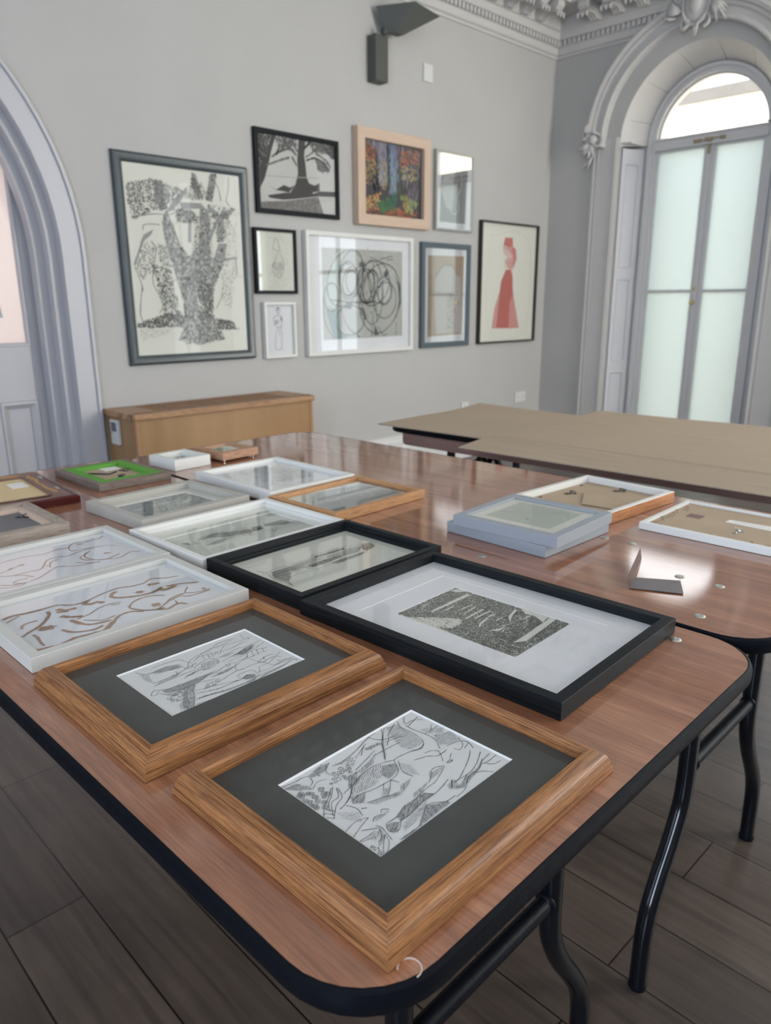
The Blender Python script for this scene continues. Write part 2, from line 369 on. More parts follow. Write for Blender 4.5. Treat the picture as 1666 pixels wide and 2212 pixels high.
# door leaf: stiles, rails, frosted upper pane, moulded lower panel
D = bpy.data.objects.new('door_1', None); COL.objects.link(D); D.location = (0, 0, 0); D['kind'] = 'structure'
YD = 3.93
mb = MB()
for (a, b) in (((1.385, YD, 0), (DX1, YD+.045, DZ)), ((.72, YD, 0), (.82, YD+.045, DZ)), ((.82, YD, DZ-.13), (1.385, YD+.045, DZ)), ((.82, YD, .715), (1.385, YD+.045, .985)), ((.82, YD, 0), (1.385, YD+.045, .2)), ((1.13, YD, .2), (1.205, YD+.045, .715))):
    mb.box(a, b)
mb.box((DX0, YD, 0), (.70, YD+.045, DZ))
mb.box((.80, YD+.018, .18), (1.40, YD+.03, .75))
mb.build('leaf', M['doorwhite'], D, bevel=.003)
mb = MB()
for px, pw in ((.82, .31), (1.205, .18)):
    T = Matrix.Translation((px, YD+.0, .2)) @ Matrix.Rotation(PI/2, 4, 'X'); mb.ring(pw, .515, [(0, -.01), (0, .006), (.012, .010), (.020, .002), (.034, -.012)], T)
T = Matrix.Translation((.82, YD, .985)) @ Matrix.Rotation(PI/2, 4, 'X')
mb.ring(.565, .925, [(0, -.01), (0, .004), (.010, .004), (.016, -.015)], T)
mb.build('panel_moulding', M['doorwhite'], D)
box_obj('frosted_pane', (.81, YD+.018, .975), (1.395, YD+.024, 1.92), M['frostpink'], D)
mb = MB(); mb.prism([(1.205+.062*math.cos(t), 1.235+.085*math.sin(t)) for t in [PI*k/12 for k in range(13)]] + [(1.143, 1.12), (1.28, 1.12)], -.002, 0, Matrix.Translation((0, YD+.016, 0)) @ Matrix.Rotation(PI/2, 4, 'X'))
o = mb.build('sticker', M['sticker'], D)

# skirting on the picture wall and under the window wall
def skirt(mb, x0, x1):
    extr_yz(mb, [(YW, 0), (YW-.030, 0), (YW-.030, .17), (YW-.022, .185), (YW-.024, .215), (YW-.014, .235), (YW-.010, .262), (YW, .262)], x0, x1)
mb = MB(); skirt(mb, AX+1.275, XW); struct(mb.build('baseboard_picture', M['trim']))
mb = MB()
def skirtx(mb, y0, y1):
    extr_xz(mb, [(XW, 0), (XW-.030, 0), (XW-.030, .17), (XW-.022, .185), (XW-.024, .215), (XW-.014, .235), (XW-.010, .262), (XW, .262)], y0, y1)
skirtx(mb, 3.345, YW-.03); skirtx(mb, YB, 1.80); struct(mb.build('baseboard_window', M['trim']))

# window wall (x = XW) with the arched opening
WY, WZ, WR = 2.555, 2.315, .565
mb = MB()
extr_yz(mb, [(WY+WR, 0)] + arc(WY, WZ, WR, 0, 90, 28) + [(WY, ZC), (YW+.1, ZC), (YW+.1, 0)], XW, XW+.035)
extr_yz(mb, [(WY-WR, 0), (YB, 0), (YB, ZC), (WY, ZC)] + arc(WY, WZ, WR, 90, 180, 28), XW, XW+.035)
# thick part behind, opened wider below the springing for the shutter boxes
mb.box((XW+.035, WY+WR+.05, 0), (XW+.40, YW+.1, ZC)); mb.box((XW+.035, YB, 0), (XW+.40, WY-WR-.05, ZC))
mb.box((XW+.035, WY-WR-.05, WZ+WR+.02), (XW+.40, WY+WR+.05, ZC))
struct(mb.build('wall_window', M['wall'], smooth=True, ang=30))
# splayed soffit of the arch (in segments) down to the shutters
IY, IZ, IR, IX = 2.545, 2.325, .457, 5.735
mb = MB(); n = 40
A0 = arc(WY, WZ, WR, -2, 182, n); B0 = arc(IY, IZ, IR, -2, 182, n)
for i in range(n):
    mb.face([(XW+.001, *A0[i]), (XW+.001, *A0[i+1]), (IX, *B0[i+1]), (IX, *B0[i])])
    mb.face([(XW+.001, A0[i][0]+(A0[i][0]-WY)*.03, A0[i][1]+.012), (XW+.001, A0[i+1][0]+(A0[i+1][0]-WY)*.03, A0[i+1][1]+.012), (IX, *[B0[i+1][0]*1.02-IY*.02, B0[i+1][1]+.02]), (IX, *[B0[i][0]*1.02-IY*.02, B0[i][1]+.02])][::-1])
mb.box((XW+.002, WY+WR-.09, WZ-.006), (IX, WY+WR+.05, WZ+.002)); mb.box((XW+.002, WY-WR-.05, WZ-.006), (IX, WY-WR+.09, WZ+.002))
struct(mb.build('trim_2', M['cornice'], smooth=True, ang=30))
mb = MB()
for i in (4, 10, 16, 22, 28, 34):       # joints between the soffit boards
    a = Vector((XW+.004, *A0[i])); b = Vector((IX-.002, *B0[i])); mb.tube([a, b], .0013, 5)
struct(mb.build('trim_3', M['dark_band']))
# door/window frame ring
def ring_yz(mb, cy, cz, r0, r1, xa, xb, zfoot, n=40):
    I = [(cy+r0, zfoot)] + arc(cy, cz, r0, 0, 180, n) + [(cy-r0, zfoot)]
    O = [(cy+r1, zfoot)] + arc(cy, cz, r1, 0, 180, n) + [(cy-r1, zfoot)]
    for i in range(len(I)-1):
        a, b, c, d = I[i], O[i], O[i+1], I[i+1]
        mb.face([(xa, *a), (xa, *b), (xa, *c), (xa, *d)]); mb.face([(xb, *a), (xb, *b), (xb, *c), (xb, *d)][::-1])
        mb.face([(xa, *b), (xb, *b), (xb, *c), (xa, *c)]); mb.face([(xa, *a), (xb, *a), (xb, *d), (xa, *d)][::-1])
WN = bpy.data.objects.new('window_1', None); COL.objects.link(WN); WN['kind'] = 'structure'
mb = MB(); ring_yz(mb, IY, IZ, .400, .475, IX, IX+.10, 0); ring_yz(mb, IY, IZ, .432, .456, IX-.016, IX, 0); ring_yz(mb, IY, IZ, .386, .402, IX+.03, IX+.08, WZ+.03)
mb.box((IX-.005, IY-.41, 2.262), (IX+.09, IY+.41, 2.345)); mb.box((IX-.014, IY-.41, 2.262), (IX, IY+.41, 2.274)); mb.box((IX-.014, IY-.41, 2.330), (IX, IY+.41, 2.340))
mb.build('window_frame', M['trim'], WN, smooth=True, ang=30)
GX = IX+.04
mb = MB(); P = [(IY+.40, 2.345)] + arc(IY, IZ, .40, 3, 177, 30) + [(IY-.40, 2.345)]
extr_yz(mb, P, GX, GX+.004); mb.build('fanlight_pane', M['winglass'], WN)
for side, (y0, y1) in (('l', (2.536, IY+.402)), ('r', (IY-.402, 2.534))):
    mb = MB(); x0, x1 = IX+.018, IX+.062
    sl, sr = (.042, .018) if side == 'l' else (.028, .040)
    mb.box((x0, y0, .01), (x1, y0+sl, 2.262)); mb.box((x0, y1-sr, .01), (x1, y1, 2.262))
    mb.box((x0, y0+sl, 2.248), (x1, y1-sr, 2.262)); mb.box((x0, y0+sl, .01), (x1, y1-sr, .20)); mb.box((x0+.004, y0+sl, 1.247), (x1-.004, y1-sr, 1.264))
    if side == 'l': mb.box((x0-.012, y0-.012, .02), (x0, y0+.014, 2.25))
    q = mb.build('casement', M['trim'], WN, bevel=.002)
    mb = MB(); mb.box((GX, y0+sl-.004, .19), (GX+.005, y1-sr+.004, 1.25)); mb.build('frosted_pane', M['frost'], q)
    mb = MB(); mb.box((GX, y0+sl-.004, 1.26), (GX+.005, y1-sr+.004, 2.25)); mb.build('frosted_pane', M['frost'], q)
mb = MB(); mb.lathe([(0, 0), (.006, 0), (.006, .018), (.013, .022), (.016, .030), (.013, .038), (0, .041)], (IX+.006, 2.545, 1.173), 'x', 16)
mb.lathe([(0, 0), (.016, 0), (.016, .004), (0, .005)], (IX+.006, 2.545, 1.173), 'x', 16)
mb.build('door_knob', M['brass'], WN, smooth=True)
mb = MB(); mb.box((IX-.002, 2.538, 1.262), (IX+.006, 2.552, 1.288)); mb.build('keyhole_plate', M['brass'], WN)
mb = MB(); mb.tube([(IX-.022, 2.44, 2.296), (IX-.022, 2.64, 2.290)], .0045, 8); mb.box((IX-.02, 2.425, 2.284), (IX-.004, 2.46, 2.305)); mb.box((IX-.02, 2.60, 2.280), (IX-.004, 2.65, 2.303)); mb.box((IX-.026, 2.515, 2.283), (IX-.004, 2.565, 2.305))
mb.box((IX-.012, 2.525, 2.20), (IX+.002, 2.545, 2.283)); mb.build('top_bolt', M['rust'], WN)
# jamb linings behind the shutters
mb = MB()
mb.box((XW+.035, WY+WR+.035, 0), (IX+.1, WY+WR+.05, WZ)); mb.box((XW+.035, WY-WR-.05, 0), (IX+.1, WY-WR-.035, WZ))
mb.box((IX, IY+.475, 0), (IX+.1, WY+WR+.05, WZ+.01)); mb.box((IX, WY-WR-.05, 0), (IX+.1, IY-.475, WZ+.01))
mb.box((IX+.1, IY+.40, 0), (XW+.40, WY+WR+.05, WZ+.8)); mb.box((IX+.1, WY-WR-.05, 0), (XW+.40, IY-.40, WZ+.8))
mb.box((IX+.1, IY-.40, IZ+.42), (XW+.40, IY+.40, WZ+.8))
struct(mb.build('trim_4', M['trim']))
# folded panelled shutters in the reveals
def shutter(name, yA, yB, label):
    # slab from (XW+.02, yA) to (IX-.02, yB)
    A = Vector((XW+.022, yA, 0)); B = Vector((IX-.022, yB, 0)); d = (B-A); L = d.length; d.normalize(); nrm = Vector((-d.y, d.x, 0))
    if nrm.y > 0 and yA > WY: nrm = -nrm
    if nrm.y < 0 and yA < WY: nrm = -nrm
    r = thing(name, label, 'shutter', (A.x, A.y, .012)); ex = d
    T = Matrix(((ex.x, 0, nrm.x, 0), (ex.y, 0, nrm.y, 0), (0, 1, 0, 0), (0, 0, 0, 1)))
    mb = MB(); H = 2.27
    mb.box((0, 0, -.03), (L, H, -.006), T)
    zs = [.10, .62, .70, 1.34, 1.42, 2.17]
    bars = [(0, .10), (.62, .70), (1.34, 1.42), (2.17, H)]
    mb.box((0, 0, -.006), (.035, H, 0), T); mb.box((L-.035, 0, -.006), (L, H, 0), T)
    for a, b in bars: mb.box((.035, a, -.006), (L-.035, b, 0), T)
    mb.build('shutter_board', M['doorwhite'], r)
    for a, b in ((.10, .62), (.70, 1.34), (1.42, 2.17)):
        mb = MB(); mb.ring(L-.07, b-a, [(0, 0), (.003, .004), (.008, .003), (.014, -.006)], T @ Matrix.Translation((.035, a, 0))); mb.build('panel_moulding', M['doorwhite'], r)
    for zz in (.45, 1.15, 1.95):
        mb = MB(); mb.tube([T @ Vector((L-.004, zz, .003)), T @ Vector((L-.004, zz+.06, .003))], .004, 8); mb.build('hinge', M['trim'], r)
    return r
shutter('window_shutter', WY+WR-.018, IY+.478, 'white panelled shutter folded into the left reveal of the arched window')
shutter('window_shutter', WY-WR+.018, IY-.478, 'white panelled shutter folded into the right reveal of the arched window')
# pilaster strips beside the opening, hood mould and ornaments
mb = MB()
for y0, y1 in ((WY+WR+.005, 3.335), (1.775, WY-WR-.005)):
    mb.box((XW-.014, y0, 0), (XW, y1, 2.36)); mb.box((XW-.022, y0+.012, 0), (XW-.014, y0+.022, 2.36)); mb.box((XW-.022, y1-.022, 0), (XW-.014, y1-.01, 2.36)); mb.box((XW-.018, y1-.052, 0), (XW-.014, y1-.046, 2.36))
struct(mb.build('trim_5', M['cornice'], bevel=.002))
mb = MB(); HY, HZ = 2.595, 2.345; n = 56
prof = [(.640, 0), (.640, .045), (.650, .058), (.662, .058), (.668, .042), (.676, .036), (.712, .040), (.722, .052), (.736, .058), (.744, .050), (.750, .062), (.772, .070), (.788, .060), (.794, .040), (.794, 0)]
for (ra, da), (rb, db) in zip(prof, prof[1:]):
    for i in range(n):
        a0, a1 = [math.radians(-4+188*q/n) for q in (i, i+1)]
        f = lambda r, d, a: (XW-d, HY+r*math.cos(a), HZ+r*math.sin(a))
        mb.face([f(ra, da, a0), f(rb, db, a0), f(rb, db, a1), f(ra, da, a1)])
struct(mb.build('trim_6', M['cornice'], smooth=True, ang=25))
def curl(mb, cx, cy, r, turns, a0, s=1, th=.014, x=XW-.04, tail=0):
    pts = []; rad = []
    for i in range(26):
        t = i/25; a = a0+s*turns*2*PI*t; rr = r*(1-t)**.8+.004
        pts.append((x-.02*t, cx+rr*math.cos(a), cy+rr*math.sin(a))); rad.append(th*(1-.55*t))
    mb.tube(pts, rad, 8)
def leaf(mb, c, L, wd, a, x=XW-.05, th=.014):
    pts = []; rad = []
    for i in range(9):
        t = i/8; b = a+.6*t
        pts.append((x-.03*math.sin(PI*t), c[0]+L*t*math.cos(b), c[1]+L*t*math.sin(b))); rad.append(max(.002, wd*math.sin(PI*min(1, t*.85+.12))))
    mb.tube(pts, rad, 7)
for k, (yy, sg) in enumerate(((3.315, 1), (1.875, -1))):
    mb = MB()
    curl(mb, yy-.03*sg, 2.345, .055, 1.4, 0, sg, .016); curl(mb, yy+.05*sg, 2.40, .045, 1.2, PI/2, -sg, .013)
    for q in range(9):
        leaf(mb, (yy+.02*sg, 2.33), random.uniform(.08, .14), .013, -PI/2+sg*(-.9+q*.24))
    for q in range(6): leaf(mb, (yy+.03*sg, 2.40), .085, .011, random.uniform(0, 2*PI))
    mb.blob((XW-.06, yy, 2.36), (.03, .035, .035), 6)
    leaf(mb, (yy-.0*sg, 2.25), .10, .011, -PI/2-.2); leaf(mb, (yy+.02*sg, 2.22), .08, .008, -PI/2+.3)
    struct(mb.build('trim_%d' % (7+k), M['cornice'], smooth=True, ang=60))
mb = MB(); KY, KZ = 2.595, 3.085
for s_, rr in ((1, (.035, .085, .115)), (1, (.055, .055, .075))): mb.blob((XW-.06, KY, KZ), rr, 10)
mb.tube([(XW-.075, KY+.09*math.cos(t), KZ+.125*math.sin(t)) for t in [2*PI*k/28 for k in range(28)]], .012, 8, closed=True)
for sg in (1, -1):
    curl(mb, KY+sg*.12, KZ+.06, .05, 1.3, PI if sg > 0 else 0, -sg, .016, XW-.06); curl(mb, KY+sg*.06, KZ-.10, .04, 1.1, -PI/2, sg, .012, XW-.06)
    for q in range(5): leaf(mb, (KY+sg*.09, KZ-.02), .13, .012, (0 if sg > 0 else PI)+sg*(-.55+.18*q), XW-.06)
    leaf(mb, (KY+sg*.13, KZ-.06), .11, .010, (-.25 if sg > 0 else PI+.25), XW-.06); leaf(mb, (KY+sg*.02, KZ-.11), .09, .010, -PI/2+sg*.5, XW-.07)
mb.blob((XW-.07, KY, KZ-.165), (.016, .014, .03), 6)
struct(mb.build('trim_9', M['cornice'], smooth=True, ang=60))

# cornice: bed mould, dentils, modillions, corona (one structure per wall)
CP = [(0, 2.985), (.012, 2.985), (.014, 3.0), (.03, 3.008), (.036, 3.03), (.036, 3.05), (.04, 3.052), (.04, 3.092), (.062, 3.096), (.070, 3.112), (.070, 3.145), (.085, 3.15), (.085, 3.235), (.30, 3.238), (.30, 3.30), (.318, 3.305), (.345, 3.345), (.365, 3.385), (.365, 3.40), (.30, 3.405), (.30, 3.46), (0, 3.46)]
def leafblock(mb, P, w, dpt):
    """a scrolled bracket; P(u, d, z) maps to the room"""
    for u0, u1 in ((-w/2, w/2),):
        prof2 = [(.085, 3.235), (.285, 3.235), (.285, 3.20), (.262, 3.18), (.225, 3.188), (.18, 3.185), (.14, 3.165), (.12, 3.145), (.085, 3.150)]
        for k in range(len(prof2)-1):
            (d0, z0), (d1, z1) = prof2[k], prof2[k+1]; mb.face([P(u0, d0, z0), P(u1, d0, z0), P(u1, d1, z1), P(u0, d1, z1)])
        mb.face([P(u0, d, z) for d, z in prof2]); mb.face([P(u1, d, z) for d, z in prof2][::-1])
    for uu in (-w*.3, 0, w*.3):
        pts = [P(uu, .12, 3.150), P(uu, .17, 3.178), P(uu*1.1, .22, 3.178), P(uu*1.4, .262, 3.168), P(uu*1.6, .285, 3.150), P(uu*1.7, .280, 3.128)]
        mb.tube(pts, [.007, .011, .013, .013, .010, .004], 7)
mb = MB(); extr_yz(mb, [(YW-d, z) for d, z in CP], XL, XW)
k = 0; x = XW-.06
while x > 1.2:
    mb.box((x-.0235, YW-.062, 3.054), (x, YW-.035, 3.090)); x -= .040
P_ = lambda xc: (lambda u, d, z: (xc+u, YW-d, z))
x = XW-.39
while x > 1.5: leafblock(mb, P_(x), .075, .2); x -= .185
struct(mb.build('trim_10', M['cornice'], smooth=True, ang=30))
mb = MB(); extr_xz(mb, [(XW-d, z) for d, z in CP], YB, YW)
y = YW-.06
while y > .9:
    mb.box((XW-.062, y-.0235, 3.054), (XW-.035, y, 3.090)); y -= .040
P_ = lambda yc: (lambda u, d, z: (XW-d, yc-u, z))
y = YW-.39
while y > .9:
    leafblock(mb, P_(y), .075, .2); y -= .185
struct(mb.build('trim_11', M['cornice'], smooth=True, ang=30))
# corner rosette between the brackets
# windows behind and beside the camera: frame and glazing bars round the daylight
def far_window(n, P, w, h, z0):
    mb = MB()
    def bx(u0, u1, z_0, z_1, d):
        a = P(u0, 0, z_0); b = P(u1, d, z_1); mb.box(tuple(min(p, q) for p, q in zip(a, b)), tuple(max(p, q) for p, q in zip(a, b)))
    for u0, u1 in ((-w/2-.09, -w/2), (w/2, w/2+.09)): bx(u0, u1, z0-.09, z0+h+.09, .09)
    bx(-w/2, w/2, z0+h, z0+h+.09, .09); bx(-w/2, w/2, z0-.09, z0, .11)
    bx(-.025, .025, z0, z0+h, .055); bx(-w/2, w/2, z0+h*.5-.02, z0+h*.5+.02, .055); bx(-w/2, w/2, z0+h*.8-.02, z0+h*.8+.02, .055)
    struct(mb.build('window_%d' % n, M['trim']))
for i, xx in enumerate((0.0, 2.45, 4.55)): far_window(2+i, (lambda u, d, z, c=xx: (c+u, YB+d, z)), 1.0, 2.5, .75)
for i, yy in enumerate((-.9, 1.6)): far_window(5+i, (lambda u, d, z, c=yy: (XL+d, c+u, z)), 1.1, 2.3, .7)
for i, (yy, ww) in enumerate(((1.10, .66), (-0.60, .76), (-2.10, .76))): far_window(7+i, (lambda u, d, z, c=yy: (XW-d, c+u, z)), ww, 2.4, .3)

# outside
struct(box_obj('ground', (XW+.42, -6, -.35), (16, 12, -.15), M['ground']))
struct(box_obj('ground', (-4, YW+.6, -.35), (XW+.42, 12, -.15), M['ground']))
o = thing('garden_wall', 'sunlit sandstone wall across the yard seen through the fanlight', 'wall', (8.5, 3, -.15))
box_obj('stonework', (0, -7, 0), (.5, 3.4, 3.355), M['stone'], o); box_obj('dark_band', (-.015, -7, 3.355), (.55, 3.4, 3.475), M['dark_band'], o)  # top band is coloured dark to stand for shade under an eave
struct(box_obj('wall_pink_bounce', (-3.0, 6.4, -.15), (7.2, 6.8, 3.45), M['pinkbounce']))  # unseen wall, added to bounce pinkish sunlight onto the frosted door pane

